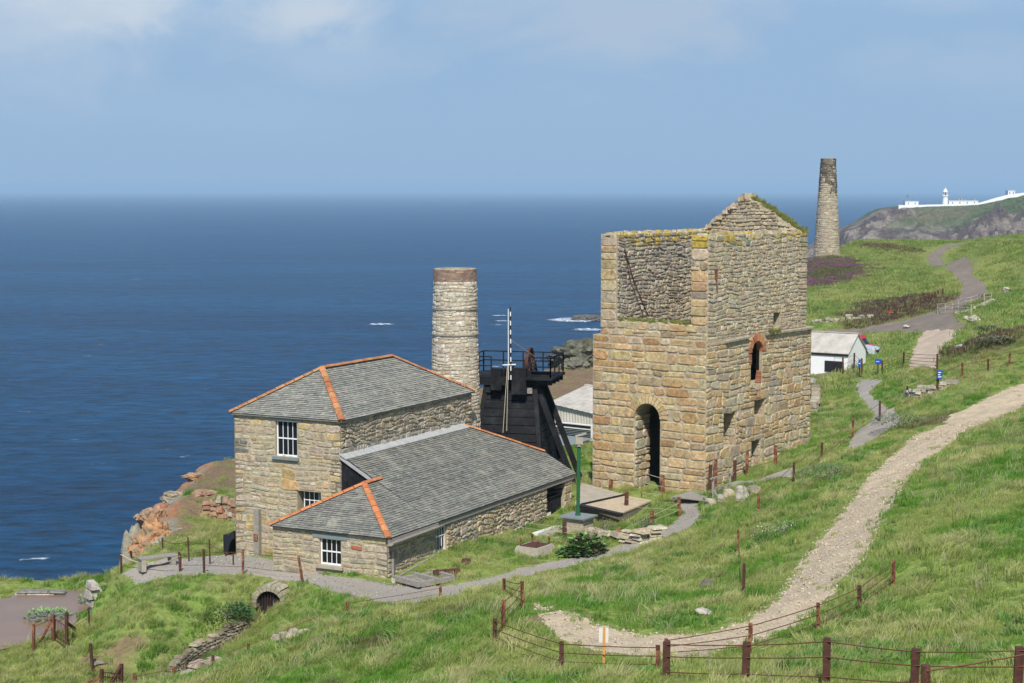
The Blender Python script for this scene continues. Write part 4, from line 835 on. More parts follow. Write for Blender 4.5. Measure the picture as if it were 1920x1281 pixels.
    b = MB(); slates(b, [e1, e0, ap], 5, dark=.80); slates(b, [e0, eB, re, ap], 6, dark=.80); slates(b, [e1, F(3.5, -5.55, hE - .02), re, ap], 7, dark=.80)
    v0 = F(3.5, -4.33, 4.10); v1 = F(14.15, -4.33, 4.10); he = F(17.2, -1.55, 2.60)
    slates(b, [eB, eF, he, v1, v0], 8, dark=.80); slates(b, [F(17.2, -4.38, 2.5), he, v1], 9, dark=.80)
    ar = b.build('annex_roof', M['slate'], e)
    up = Vector((0, 0, .03))
    for s_, (p, q) in enumerate(((e1, ap), (e0, ap), (ap, F(3.9, -2.70, 3.215)), (he, v1))): b = MB(); ridge_tiles(b, p + up, q + up, r=0.12, seed=40 + s_, pal=((.54,.18,.07),(.48,.155,.06),(.56,.22,.09),(.40,.14,.06))); b.build('ridge_tiles', M['ridge'], ar)
    b = MB(); b.box(F, 3.38, 14.2, -4.40, -4.36, 4.06, 4.38); 
    b.hexa([F(3.36, -4.05, 3.985), F(3.36, -4.37, 4.16), F(14.2, -4.37, 4.16), F(14.2, -4.05, 3.985), F(3.36, -4.05, 4.02), F(3.36, -4.37, 4.22), F(14.2, -4.37, 4.22), F(14.2, -4.05, 4.02)]); b.build('lead_flashing', M['lead'], ar)
    # tarred boarding closing the gap under the verge
    b = MB(); n = 14
    for i in range(n):
        b0 = -4.36 + i * (4.3 - 0.1) / n; b1 = b0 + 0.28; h = 1.66 - k * b1 + 0.0; b.hexa([F(a, bb, hh) for a in (3.50, 3.56 + .02 * (i % 2)) for bb, hh in ((b0, 1.6), (b1, 1.6), (b1, max(1.65, 1.70 - k * b1 - .12)), (b0, max(1.65, 1.70 - k * b0 - .12)))])
    b.build('weatherboarding', M['blackwood'], e)
    b = MB(); b.beam(F(3.42, -4.38, 4.05), F(3.42, -2.72, 3.13), .05, .12); b.build('verge_board', M['lead'], ar)
    # half-round gutter and fascia along the lower eave
    b = MB(); n = 8; vs = []; fs = []
    for i, a in enumerate((-0.25, 3.75)):
        for j in range(n + 1):
            t = math.pi * j / n; vs.append(F(a, o + .13 + .13 * math.cos(t), hE - .17 + .02 * i - .13 * math.sin(t)))
            
        for j in range(n + 1):
            t = math.pi * j / n; vs.append(F(a, o + .13 + .11 * math.cos(t), hE - .165 + .02 * i - .11 * math.sin(t)))
    m_ = 2 * (n + 1)
    fs += [(j, j + 1, m_ + j + 1, m_ + j) for j in range(n)] + [(n + 1 + j, n + 2 + j, m_ + n + 2 + j, m_ + n + 1 + j) for j in range(n)] + [(j, j + 1, n + 2 + j, n + 1 + j) for j in range(n)] + [(0, n + 1, m_ + n + 1, m_), (n, 2 * n + 1, m_ + 2 * n + 1, m_ + n)]
    b.add(vs, fs); b.box(F, -0.2, 3.75, o - .02, o + .02, hE - .22, hE - .08); b.build('gutter', M['greywood'], e)
    b = MB(); b.box(F, 3.8, 17.1, 0.05, 0.10, 1.42, 1.62); b.build('fascia', M['greywood'], e)
    b = MB(); b.beam(F(0.25, .1, -.2), F(0.25, .1, 1.1), .09, .09); b.build('drain_board', M['greywood'], e)
    return e
engine_house()

# ------------------------------------------------------------------ round chimney behind the engine house
def chimney(name, cx, cy, z0, z1, r0, r1, label, pal, seed, brick_from=None, bands=(), soot=None, size=(0.36, 0.2), proud=0.022, flare=None):
    e = empty(name, (cx, cy, z0), label, 'chimney')
    H = z1 - z0
    rad = lambda h: r0 + (r1 - r0) * (h / H)
    core = MB(); core.lathe((cx, cy, z0), [(rad(0) - .0, 0), (rad(H) - 0.0, H), (rad(H) - .3, H), (rad(H) - .3, H - 2.5), (.05, H - 2.5)], 48); sh = core.build('shaft', M['mortar'], e, smooth=False)
    f = lambda u, v, n: (cx + (rad(v) + n) * math.cos(u / r0 - 2.6), cy + (rad(v) + n) * math.sin(u / r0 - 2.6), z0 + v)
    b = MB(); top = brick_from if brick_from else H; L_ = 2 * math.pi * r0
    tf = None
    if soot:
        def tf(u, v, c, r):
            k = (0.16 + 0.25 * r.random()) if r.random() < min(.93, max(0, (v - soot - math.sin(u * 1.3) + 1.2) / 2.6)) else 1.0
            return tuple(q * k for q in c)
    masonry(b, f, 0, L_, 0, top, lambda u, v: size, pal, seed=seed, wob=0.06, proud=proud, gap=0.014, irr=.25, tintf=tf)
    b.build('stonework', M['stone'], sh)
    if brick_from:
        b = MB(); r = random.Random(3); v = brick_from; row = 0
        while v < H - 0.02:
            u = -0.11 * (row % 2)
            while u < L_:
                c = jit(r.choice([(.27,.17,.12),(.24,.145,.105),(.33,.24,.17),(.26,.19,.145)]), r, .2); a0, a1 = u + .006, u + .215
                for_n = [f(x, y, n) for n in (-.03, .03) for x, y in ((a0, v + .006), (a1, v + .006), (a1, v + .074), (a0, v + .074))]; b.hexa(for_n, c); u += .225
            v += .08; row += 1
        b.build('brick_cap', M['brick'], e)
    for hb in bands:
        b = MB(); b.lathe((cx, cy, z0 + hb), [(rad(hb) + .02, -.03), (rad(hb) + .06, -.03), (rad(hb) + .06, .03), (rad(hb) + .02, .03)], 48); b.build('iron_band', M['greywood'], e)
    return e
chimney('chimney_stack', -2.78, 83.3, 45.6, 58.15, 1.32, 1.03, 'pale round stone chimney with a brick rim and two bands, behind the slate roofed house', PAL_CHIM, 31, brick_from=12.55 - .58, bands=(12.55 - 1.95, 12.55 - 3.2), size=(0.34, 0.19))
c0 = unp(1550, 482, 252); chimney('tall_chimney', c0[0], c0[1], c0[2] - 2.5, unp(1550, 297, 252)[2], 2.05, 1.06, 'tall tapering stone chimney with a blackened top standing alone on the grassy headland', [(.43,.365,.26),(.47,.40,.28),(.39,.33,.23),(.36,.30,.215)], 37, soot=12.5, size=(0.62, 0.30), proud=0.05)

# ------------------------------------------------------------------ ruined engine house
def ruin():
    F = TF; e = empty('ruined_engine_house', F(0, 0, 0), 'tall roofless granite mine engine house with an arched doorway and a grass topped gable', 'building')
    f0 = onwall(F, 'a', 0.0); s0 = onwall(F, 'b', 0.0); f1 = onwall(F, 'a', 0.22); s1 = onwall(F, 'b', -0.08)
    B0, B1 = -6.42, 0.0; HL = 7.25; HT = 12.2; A1 = 10.85
    door = (-3.95, -2.52, -1.6, 4.05)
    hs = [(4.34, 5.50, 4.76, 6.95), (1.71, 2.90, 1.95, 3.62), (4.51, 5.45, 0.67, 1.95), (4.75, 5.80, 3.15, 3.95)]
    w1 = (6.79, 7.50, 7.40, 8.18)
    b = MB(); panel(b, f0, B0, B1, -1.6, HL, 1.3, [door], arcs=[(-3.235, .715, 3.34, 4.05)])
    panel(b, s0, 1.3, A1, -1.6, HL, 1.1, [(4.34, 6.9, 4.76, 6.95)] + hs[1:]); b.box(F, 5.50, 6.9, -.16, 0, 4.76, 6.95)
    for s_ in (-1, 1):
        for k in range(10): t0, t1 = math.pi / 2 * k / 10, math.pi / 2 * (k + 1) / 10; x0, y0, x1, y1 = 4.92 + s_ * .58 * math.cos(t0), 6.4 + .55 * math.sin(t0), 4.92 + s_ * .58 * math.cos(t1), 6.4 + .55 * math.sin(t1); b.hexa([F(x0, n_, y0) for n_ in (0, -.2)] + [F(x1, n_, y1) for n_ in (-.2, 0)] + [F(x0, n_, 6.95) for n_ in (0, -.2)] + [F(x1, n_, 6.95) for n_ in (-.2, 0)])
    b.box(F, 1.3, A1, B0, B0 + 1.0, -1.6, HL); b.box(F, A1 - 1.0, A1, B0 + 1.0, B1 - 1.1, -1.6, HL)
    wl = b.build('lower_wall', M['mortar'], e)
    BL, BR = -6.12, -0.08; AF, AB = 0.22, 10.4; t = 0.92
    b = MB()
    b.box(F, AF, 1.2, BL + t, BR - t, HL, 7.95)                                    # what is left of the bob wall
    panel(b, s1, AF, AB, HL, HT, t, [w1]); b.box(F, AF, AB, BL, BL + t, HL, HT - .02); b.box(F, AB - t, AB, BL + t, BR - t, HL, HT)
    pk = (-3.2, 14.02)
    g = [(BL + .45, HT), (BR, HT), pk]; b.add([F(AB - t + .02, *p) for p in g] + [F(AB, *p) for p in g], [(0, 2, 1), (3, 4, 5), (0, 1, 4, 3), (1, 2, 5, 4), (2, 0, 3, 5)])
    up = b.build('upper_wall', M['mortar'], e)
    # added unseen floor: keeps skylight out so the doorway stays dark
    b = MB(); b.box(F, 1.2, AB - t, BL + t, BR - t, 6.9, 7.3); b.build('skylight_blocking_floor', M['mortar_dark'], e)
    # ---- stonework
    lic = lambda u, v, c, r: (.17, .21, .14) if r.random() < .03 else c
    rc = 1.16; ring = lambda u, v: not ((u + 3.235) ** 2 + (max(v, 3.34) - 3.34) ** 2 < rc ** 2 * .93 and v > 3.34)
    def tf(u, v, c, r):
        if v > 5.6 and u < -5.6 or r.random() < .06: return (c[0] * .85, c[1] * .72, c[2] * .60)
        return c
    b = MB(); masonry(b, f0, B0, B1, -1.6, HL, lambda u, v: (0.80, 0.40), PAL_TAN, [door], test=ring, seed=51, wob=0.035, proud=0.034, gap=0.020, irr=.07, tintf=tf)
    jf = lambda u, v, n: F(u, door[0] + n, v)                                        # the lit jamb of the doorway
    masonry(b, jf, 0.0, 1.3, -1.6, 3.4, lambda u, v: (0.6, 0.40), PAL_HOUSE, [], seed=52, wob=0.02, proud=0.07)
    voussoirs(b, f0, -3.235, .715, rc, 3.34, 15, [(.50,.37,.19),(.46,.33,.17),(.54,.42,.24)], n1=0.06)
    def szs(u, v):
        if u < 2.0 and v < 7: return (0.72, 0.40)
        return (0.70, 0.38) if math.sin(u * 1.9 + v * 2.3) > -0.3 else (0.46, 0.28)
    bt = lambda u, v: not (((u - 4.92) ** 2 + (v - 6.40) ** 2 < .9 ** 2) and v > 6.3)
    masonry(b, s0, 0.0, A1, -1.6, HL - .12, szs, PAL_GREY + PAL_TAN, hs, test=bt, seed=53, wob=0.08, proud=0.036, gap=0.017, irr=.16)
    for q in hs[1:]:       # sunlit far reveals
        rf_ = lambda u, v, n, q=q: F(q[1] - n, -u, v)
        masonry(b, rf_, 0.02, 0.95, q[2], q[3] - (.5 if q is hs[0] else 0), lambda u, v: (0.5, 0.3), PAL_GREY, [], seed=54, proud=0.03)
    b.build('stonework', M['stone'], wl)
    b = MB(); rr = random.Random(4)
    voussoirs(b, s0, 4.92, .56, .90, 6.36, 19, [(.40,.17,.08),(.34,.13,.07),(.46,.22,.11)], n1=0.075, ky=0.98)
    for k in range(4): b.box(F, 4.72 - .22, 4.80, 0, 0, 0, 0) if False else None
    for k in range(9):
        y = 6.28 - k * .13
        for x0 in (4.22,):
            if k < 4: b.hexa([s0(u, v, n) for n in (-.2, .06) for u, v in ((x0 - .1, y - .1), (x0 + .12, y - .1), (x0 + .12, y), (x0 - .1, y))], jit((.38, .16, .08), rr, .2))
    b.build('brick_arch', M['brick'], e); b = MB()
    for k in range(6):
        y = 5.38 - k * .1
        b.hexa([F(5.5 - n, -u, v) for n in (0, .05 + .03 * k) for u, v in ((.03, y - .08), (.28, y - .08), (.28, y), (.03, y))], jit((.36, .14, .08), rr, .25))
    for k in range(8):
        y = 4.40 - k * .1
        b.hexa([s0(u, v, n) for n in (-.3, .02) for u, v in ((4.72 + .02 * k, y - .085), (5.25 + (.5 if k < 4 else 0) + rr.uniform(-.05, .05), y - .085), (5.25 + (.5 if k < 4 else 0), y), (4.72 + .02 * k, y))], jit((.38, .15, .08), rr, .25)) if k < 4 else None
    b.build('brick_patch', M['brick'], e)
    b = MB(); b.box(F, 6.6, 7.7, -.75, -.70, 7.25, 8.35); b.box(F, 4.1, 7.1, -1.15, -1.11, 3.0, 7.0); b.box(F, 1.5, 5.6, -1.15, -1.11, .4, 3.9); b.build('shade_plate', M['blackwood'], e)  # black plates added behind the openings stand in for the shade inside
    b = MB()   # string course
    b.hexa([F(1.7, .0, 7.02), F(1.7, .16, 7.04), F(3.95, .16, 7.12), F(3.95, .0, 7.10), F(1.7, .0, 7.16), F(1.7, .16, 7.12), F(3.95, .16, 7.2), F(3.95, 0, 7.26)], (.33, .29, .21))
    b.hexa([F(5.75, .0, 7.12), F(5.75, .16, 7.13), F(A1, .16, 7.12), F(A1, .0, 7.11), F(5.75, .0, 7.27), F(5.75, .16, 7.22), F(A1, .16, 7.21), F(A1, 0, 7.26)], (.33, .29, .21)); b.build('string_course', M['stone'], e)
    # upper stonework: right wall, its front end, left wall end, inner face of the left wall, gable
    def lich(u, v, c, r):
        p = max(0, (v - (HT - .75)) / .75)
        if r.random() < p * .55: return r.choice([(.46, .33, .055), (.40, .30, .09), (.48, .38, .12)])
        if r.random() < p * .15: return (.19, .24, .16)
        return c
    def szu(u, v):
        if u < 1.0 or u > AB - 1.0: return (0.75, 0.42)
        return (0.60, 0.30) if (v < 9.4 and u < 4.6 and v > 8.0) else (0.33, 0.21)
    b = MB(); masonry(b, s1, AF, AB, HL, HT, szu, PAL_GREY, [w1], seed=60, wob=0.08, proud=0.034, gap=0.013, irr=.3, tintf=lich)
    ff = onwall(F, 'a', AF)
    masonry(b, ff, BR - t, BR, 7.95, HT, lambda u, v: (0.85, 0.42), PAL_TAN + PAL_GREY, seed=61, wob=0.015, proud=0.045, tintf=lich)
    masonry(b, ff, BL, BL + t, 7.95, HT, lambda u, v: (0.85, 0.42), PAL_TAN + PAL_GREY, seed=62, wob=0.015, proud=0.045, tintf=lich)
    masonry(b, ff, BL, BR, HL, 7.95, lambda u, v: (0.55, 0.34), PAL_TAN + PAL_GREY, seed=63, wob=0.03, proud=0.045)
    fi = lambda u, v, n: F(u, BL + t + n, v)
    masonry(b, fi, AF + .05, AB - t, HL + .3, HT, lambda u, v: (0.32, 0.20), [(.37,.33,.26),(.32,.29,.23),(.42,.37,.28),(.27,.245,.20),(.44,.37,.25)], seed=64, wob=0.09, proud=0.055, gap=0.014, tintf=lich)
    fg = onwall(F, 'a', AB - t + .02)
    gt = lambda u, v: v < HT + (pk[1] - HT) * (1 - abs(u - pk[0]) / ((pk[0] - (BL + .45)) if u < pk[0] else (BR - pk[0])))
    masonry(b, fg, BL + .2, BR, HT - .6, pk[1] + .12, lambda u, v: (0.32, 0.17), PAL_GREY, [], test=gt, seed=65, wob=0.05, proud=0.06)
    # loose coping stones along the broken wall heads
    r = random.Random(8)
    def cap(p, s=1.0, pal=PAL_GREY):
        a = r.uniform(0, 3.1); q = [r.uniform(.7, 1.3) for _ in range(8)]; w_, l_, h_ = .14 * s, .2 * s, .09 * s; c = jit(r.choice(pal), r, .15)
        pts_ = [(-w_ * q[0], -l_), (w_ * q[1], -l_ * q[2]), (w_, l_ * q[3]), (-w_ * q[4], l_ * q[5])]
        R_ = [(x * math.cos(a) - y * math.sin(a), x * math.sin(a) + y * math.cos(a)) for x, y in pts_]
        b.hexa([Vector(p) + Vector((x, y, -h_)) for x, y in R_] + [Vector(p) + Vector((x * .8, y * .8, h_ * q[6])) for x, y in R_], c)
    LY = [(.46, .33, .055), (.42, .36, .2), (.46, .40, .28)]
    for k in range(46): u = AF + .1 + k * (AB - AF - .2) / 46; cap(F(u, BR - r.uniform(.08, .8), HT + .01), .9, LY if k < 30 else PAL_GREY); cap(F(u, BL + r.uniform(.1, .85), HT), .9, LY)
    for k in range(26):
        tt = k / 25; u = BL + .45 + (pk[0] - BL - .45) * tt; z = HT + (pk[1] - HT) * tt; cap(F(AB - t + r.uniform(.05, .3), u, z + .02), 1.15); cap(F(AB - t + r.uniform(.5, .8), u, z + .02), 1.15)
    for k in range(8): cap(F(1.0 + r.random() * .3, BR - t - .3 - k * .5, 7.45 + r.uniform(0, .35)), 1.5, [(.30,.17,.11),(.33,.29,.22)])
    b.build('stonework', M['stone'], up)
    # iron work: hanging chain, bracket
    b = MB(); b.tube([F(AF + .5, BL + t + .12, HT - .7), F(1.6, BL + t + .1, 9.9), F(3.0, BL + t + .1, 8.0)], .025, 5); b.tube([F(AF + .52, BL + t + .14, HT - .8), F(1.3, BL + t + .1, 9.9), F(2.6, BL + t + .1, 8.0)], .018, 5); b.build('chain', M['rustdark'], e)
    b = MB(); b.box(F, .80, .93, -.08, .03, 10.15, 10.6); b.tube([F(.87, .02, 10.15), F(.95, .02, 9.5)], .03, 5); b.build('iron_bracket', M['rust'], e)
    # turf on the wall head and on the gable
    gm = bpy.data.materials['grass_blades']; P = []; r = random.Random(5)
    for k in range(60): P.append(F(AF + r.uniform(.05, .9), BL + t + r.random() * (BR - BL - 2 * t), 7.93))
    for k in range(150): tt = r.random() ** .8; P.append(F(AB - t + r.uniform(.1, .9), pk[0] + (BR - pk[0]) * tt, pk[1] + (HT - pk[1]) * tt - .02))
    for k in range(8): P.append(F(r.uniform(5.9, 7.2), .12, 7.24))
    T_ = [tuft_mesh('wall_turf', 60, .26, .16, .010, .8, tip=(1.5, 1.3, 1.4), seed=70)]
    scatter('wall_turf', T_, np.array([tuple(p) for p in P]), np.array([r.uniform(.45, .9) for _ in P]), np.array([jit((.24, .27, .075), r, .25) for _ in P]), gm, 71, tilt=.5)
ruin()
# ------------------------------------------------------------------ tarred timber headframe over the shaft
def oriented(az, O):
    return Frame(az, O)
def headframe():
    O = np.array([0.2, 88.0, 46.3]); F = Frame(14, O); e = empty('headframe', O, 'black boarded timber headframe tower with a railed platform and winding sheave', 'headframe')
    zt = 5.75
    def P(sx, sy, t, wx0=2.0, wx1=1.25, wy0=2.6, wy1=1.1):     # tapering tower: t 0..1
        return F((wy0 + (wy1 - wy0) * t) * sy, (wx0 + (wx1 - wx0) * t) * sx, zt * t)
    b = MB()
    for a, c in (((-1, -1), (1, -1)), ((1, -1), (1, 1)), ((1, 1), (-1, 1)), ((-1, 1), (-1, -1))):
        n = 14
        for i in range(n):
            t0, t1 = i / n + .004, (i + 1) / n - .002; p0, p1 = P(*a, t0), P(*c, t0); q0, q1 = P(*a, t1), P(*c, t1)
            nn = (p1 - p0).cross(q0 - p0).normalized() * .03; b.hexa([p0, p1, p1 - nn, p0 - nn, q0 + nn * .4, q1 + nn * .4, q1 - nn, q0 - nn])
    body = b.build('boarded_tower', M['blackwood'], e)
    for sx, sy in ((-1, -1), (1, -1), (1, 1), (-1, 1)):
        b = MB(); b.beam(P(sx * 1.02, sy * 1.02, 0), P(sx * 1.02, sy * 1.02, 1.0), .22, .22, up=(1, 0, 0)); b.build('corner_post', M['blackwood'], e)
    b = MB()
    for sx in (-.25, .35): b.beam(F(-1.12 - .9, sx * 3.2, 1.2), F(-1.16, sx * 2.4, zt - .3), .07, .07, up=(1, 0, 0))
    b.build('cover_batten', M['blackwood'], e)
    for sx in (-.92, .80): b = MB(); q = P(sx, -1.08, .955); b.box(lambda x, y, z: q + F.v * x + F.u * y + Vector((0, 0, z)), -.16, .16, -.1, .1, -.17, .12); b.build('beam_end', M['greywood'], e)
    # platform
    b = MB(); z = zt; pl = [(-1.7, -2.15), (-1.7, 2.3), (1.5, 2.3), (1.5, -2.15)]
    b.box(F, -1.7, 1.5, -2.15, 2.3, z + .30, z + .42); 
    for a in (-1.35, -.5, .35, 1.2): b.box(F, a, a + .2, -2.0, 2.2, z + .02, z + .298)
    b.box(F, -1.72, -1.5, -2.1, -.15, z + .0, z + .295); b.box(F, -1.75, -1.45, 0.2, .95, z - .45, z + .9); b.box(F, -1.2, .9, -.55, -.3, z + .42, z + .75); b.box(F, -1.2, .9, .35, .6, z + .42, z + .75); b.box(F, -1.73, -1.44, -.9, -.35, z - .25, z + .85)
    b.box(F, -.9, -.6, -.3, 2.0, z + .42, z + .66)
    b.build('platform', M['blackwood'], e)
    rail = empty('x', (0, 0, 0)); bpy.data.objects.remove(rail)
    b = MB(); zr = z + .42
    run = [(-1.6, -2.1), (-1.6, -.9)], [(-1.6, 1.15), (-1.6, 2.2), (1.4, 2.2), (1.4, -2.1), (-1.6, -2.1)]
    for rn in run:
        for (a0, b0), (a1, b1) in zip(rn[:-1], rn[1:]):
            n = max(1, round(math.hypot(a1 - a0, b1 - b0) / 1.05))
            for i in range(n + 1): a, c = a0 + (a1 - a0) * i / n, b0 + (b1 - b0) * i / n; b.beam(F(a, c, zr), F(a, c, zr + 1.02), .07, .07, up=(1, 0, 0))
            for h in (.55, 1.02): b.beam(F(a0, b0, zr + h), F(a1, b1, zr + h), .07, .06)
    b.build('railing', M['blackwood'], e)
    # back legs raking out to the right
    for dy in (-.95, .55):
        b = MB(); b.beam(F(dy, 1.35, zt - .05), F(dy * 1.1, 3.45, .35), .24, .26); b.build('raking_leg', M['blackwood'], e)
    b = MB(); b.beam(F(-1.0, 2.05, 1.6), F(-1.0, 2.75, 2.0), .16, .16); b.beam(F(-1.0, 2.2, .2), F(-1.1, 3.4, .35), .18, .18); b.beam(F(-1.0, 2.6, 1.9), F(-1.02, 2.55, .3), .2, .2); b.beam(F(-1.1, 3.35, .35), F(.7, 3.35, .35), .16, .16); b.build('leg_brace', M['blackwood'], e)
    # sheave wheel
    b = MB(); c0 = F(.1, .72, zr + .62); R_ = .72; n = 30
    for i in range(n):
        t0, t1 = 2 * math.pi * i / n, 2 * math.pi * (i + 1) / n
        pt = lambda rr, t, s: c0 + F.u * (rr * math.cos(t)) + Vector((0, 0, rr * math.sin(t))) + F.v * s
        b.hexa([pt(R_ - .08, t0, -.07), pt(R_ - .08, t1, -.07), pt(R_ + .04, t1, -.09), pt(R_ + .04, t0, -.09), pt(R_ - .08, t0, .07), pt(R_ - .08, t1, .07), pt(R_ + .04, t1, .09), pt(R_ + .04, t0, .09)])
    for i in range(6): t = math.pi * i / 3 + .2; b.beam(c0, c0 + F.u * (.66 * math.cos(t)) + Vector((0, 0, .66 * math.sin(t))), .06, .06)
    b.tube([c0 - F.v * .25, c0 + F.v * .25], .07, 8); b.build('sheave_wheel', M['rustdark'], e)
    b = MB(); 
    for s in (-.3, .3): b.beam(c0 + F.v * s * .9 + F.u * .5 + Vector((0, 0, -.65)), c0 + F.v * s * .9 + Vector((0, 0, .02)), .1, .1); b.beam(c0 + F.v * s * .9 - F.u * .5 + Vector((0, 0, -.65)), c0 + F.v * s * .9 + Vector((0, 0, .02)), .1, .1)
    b.build('sheave_bearing', M['blackwood'], e)
    # the black and white indicator pole and the pulley ropes
    bt = unp(958, 690, 86.3); tp = unp(957, 576, 86.3)
    b = MB(); p0, p1 = Vector(bt.tolist()), Vector(tp.tolist()); n = 16; p0.z -= .6
    for i in range(n):
        a, c = p0.lerp(p1, i / n), p0.lerp(p1, (i + 1) / n); b.tube([a, c], .030, 8, m=i % 2)
    po = b.build('indicator_pole', [M['white'], M['blackiron']], e); 
    b = MB(); b.tube([p0 + Vector((-.13, 0, 0)), p1 + Vector((-.11, 0, -.1))], .022, 6); b.build('white_pole', M['white'], e)
    b = MB(); b.beam(p0 + Vector((-.42, 0, .75)), p0 + Vector((.25, 0, .78)), .05, .05); b.build('crossbar', M['white'], po)
    for x1, x2, yb in ((-.18, -.45, 812), (-.14, -.12, 808)):
        q = unp(950 if x2 == -.12 else 943, yb, 85.9); b = MB(); b.tube([p0 + Vector((x1, -.1, .7)), Vector(q.tolist())], .018, 5); b.build('rope', M['rope'], e)
    b = MB(); b.tube([p0.lerp(p1, .55), c0 + Vector((.5, .2, .1))], .014, 5); b.build('stay_wire', M['rope'], e)
headframe()

# ------------------------------------------------------------------ sheds
def gable_shed(name, F, L_, W_, he, hr, label, wallm, roofm, ribs=0.0, doors=(), roof_th=.06, over=.15, band=None):
    """length along b (frame v), width along a (frame u); ridge along b"""
    e = empty(name, F(0, 0, 0), label, 'shed')
    b = MB(); b.box(F, 0, W_, 0, L_, -.6, he); b.add([F(0, y, he) for y in (0, L_)] + [F(W_, y, he) for y in (0, L_)] + [F(W_ / 2, y, hr) for y in (0, L_)], [(0, 4, 2), (1, 3, 5)]); b.build('wall', wallm, e)
    b = MB()
    for s in (0, 1):
        a0 = -over if s == 0 else W_ + over; k = (hr - he) / (W_ / 2); z0 = he - k * over + .02
        if ribs:
            n = int((L_ + 2 * over) / ribs * 2); 
            for i in range(n):
                y0, y1 = -over + (L_ + 2 * over) * i / n, -over + (L_ + 2 * over) * (i + 1) / n; d0, d1 = (.03 * (i % 2)), (.03 * ((i + 1) % 2))
                b.quad(F(a0, y0, z0 + d0), F(a0, y1, z0 + d1), F(W_ / 2, y1, hr + .03 + d1), F(W_ / 2, y0, hr + .03 + d0))
        else:
            b.hexa([F(a0, -over, z0), F(a0, L_ + over, z0), F(W_ / 2, L_ + over, hr + .02), F(W_ / 2, -over, hr + .02), F(a0, -over, z0 + roof_th), F(a0, L_ + over, z0 + roof_th), F(W_ / 2, L_ + over, hr + .02 + roof_th), F(W_ / 2, -over, hr + .02 + roof_th)])
            for i in range(1, int(L_ / 1.1)): y = i * 1.1; b.hexa([F(a0, y - .04, z0 + roof_th), F(a0, y + .04, z0 + roof_th), F(W_ / 2, y + .04, hr + .02 + roof_th), F(W_ / 2, y - .04, hr + .02 + roof_th), F(a0, y - .03, z0 + roof_th + .04), F(a0, y + .03, z0 + roof_th + .04), F(W_ / 2, y + .03, hr + .06 + roof_th), F(W_ / 2, y - .03, hr + .06 + roof_th)])
    rf = b.build('roof', roofm, e)
    b = MB(); b.box(F, W_ / 2 - .12, W_ / 2 + .12, -over, L_ + over, hr + roof_th - .01, hr + roof_th + .05); b.build('ridge_cap', roofm, rf)
    return e
# low white shed with its pale sheet roof, beyond the ruin
p = drop(1589, 694); FS = Frame(-8, p - np.array([0, 0, .1])); 
FS = Frame(14, p + np.array([0, 0, -.05]))
FS = Frame(33, V3(p) + Vector((0, 0, -.05)))
s_ = gable_shed('white_shed', Frame(33, FS(0, -6.0, 0)), 6.0, 3.6, 1.25, 2.55, 'low white painted shed with a pale sheet roof beyond the ruin', M['white'], M['roofsheet'], roof_th=.05, over=.12)
b = MB(); b.box(Frame(33, FS(0, -6.0, 0)), -.08, -.02, -.05, 6.05, 1.02, 1.20); b.build('eaves_board', M['blackiron'], s_)
b = MB(); b.box(Frame(33, FS(0, -6.0, 0)), -.05, .02, 4.2, 5.7, -.2, .62); b.build('hatch', M['blackiron'], s_)
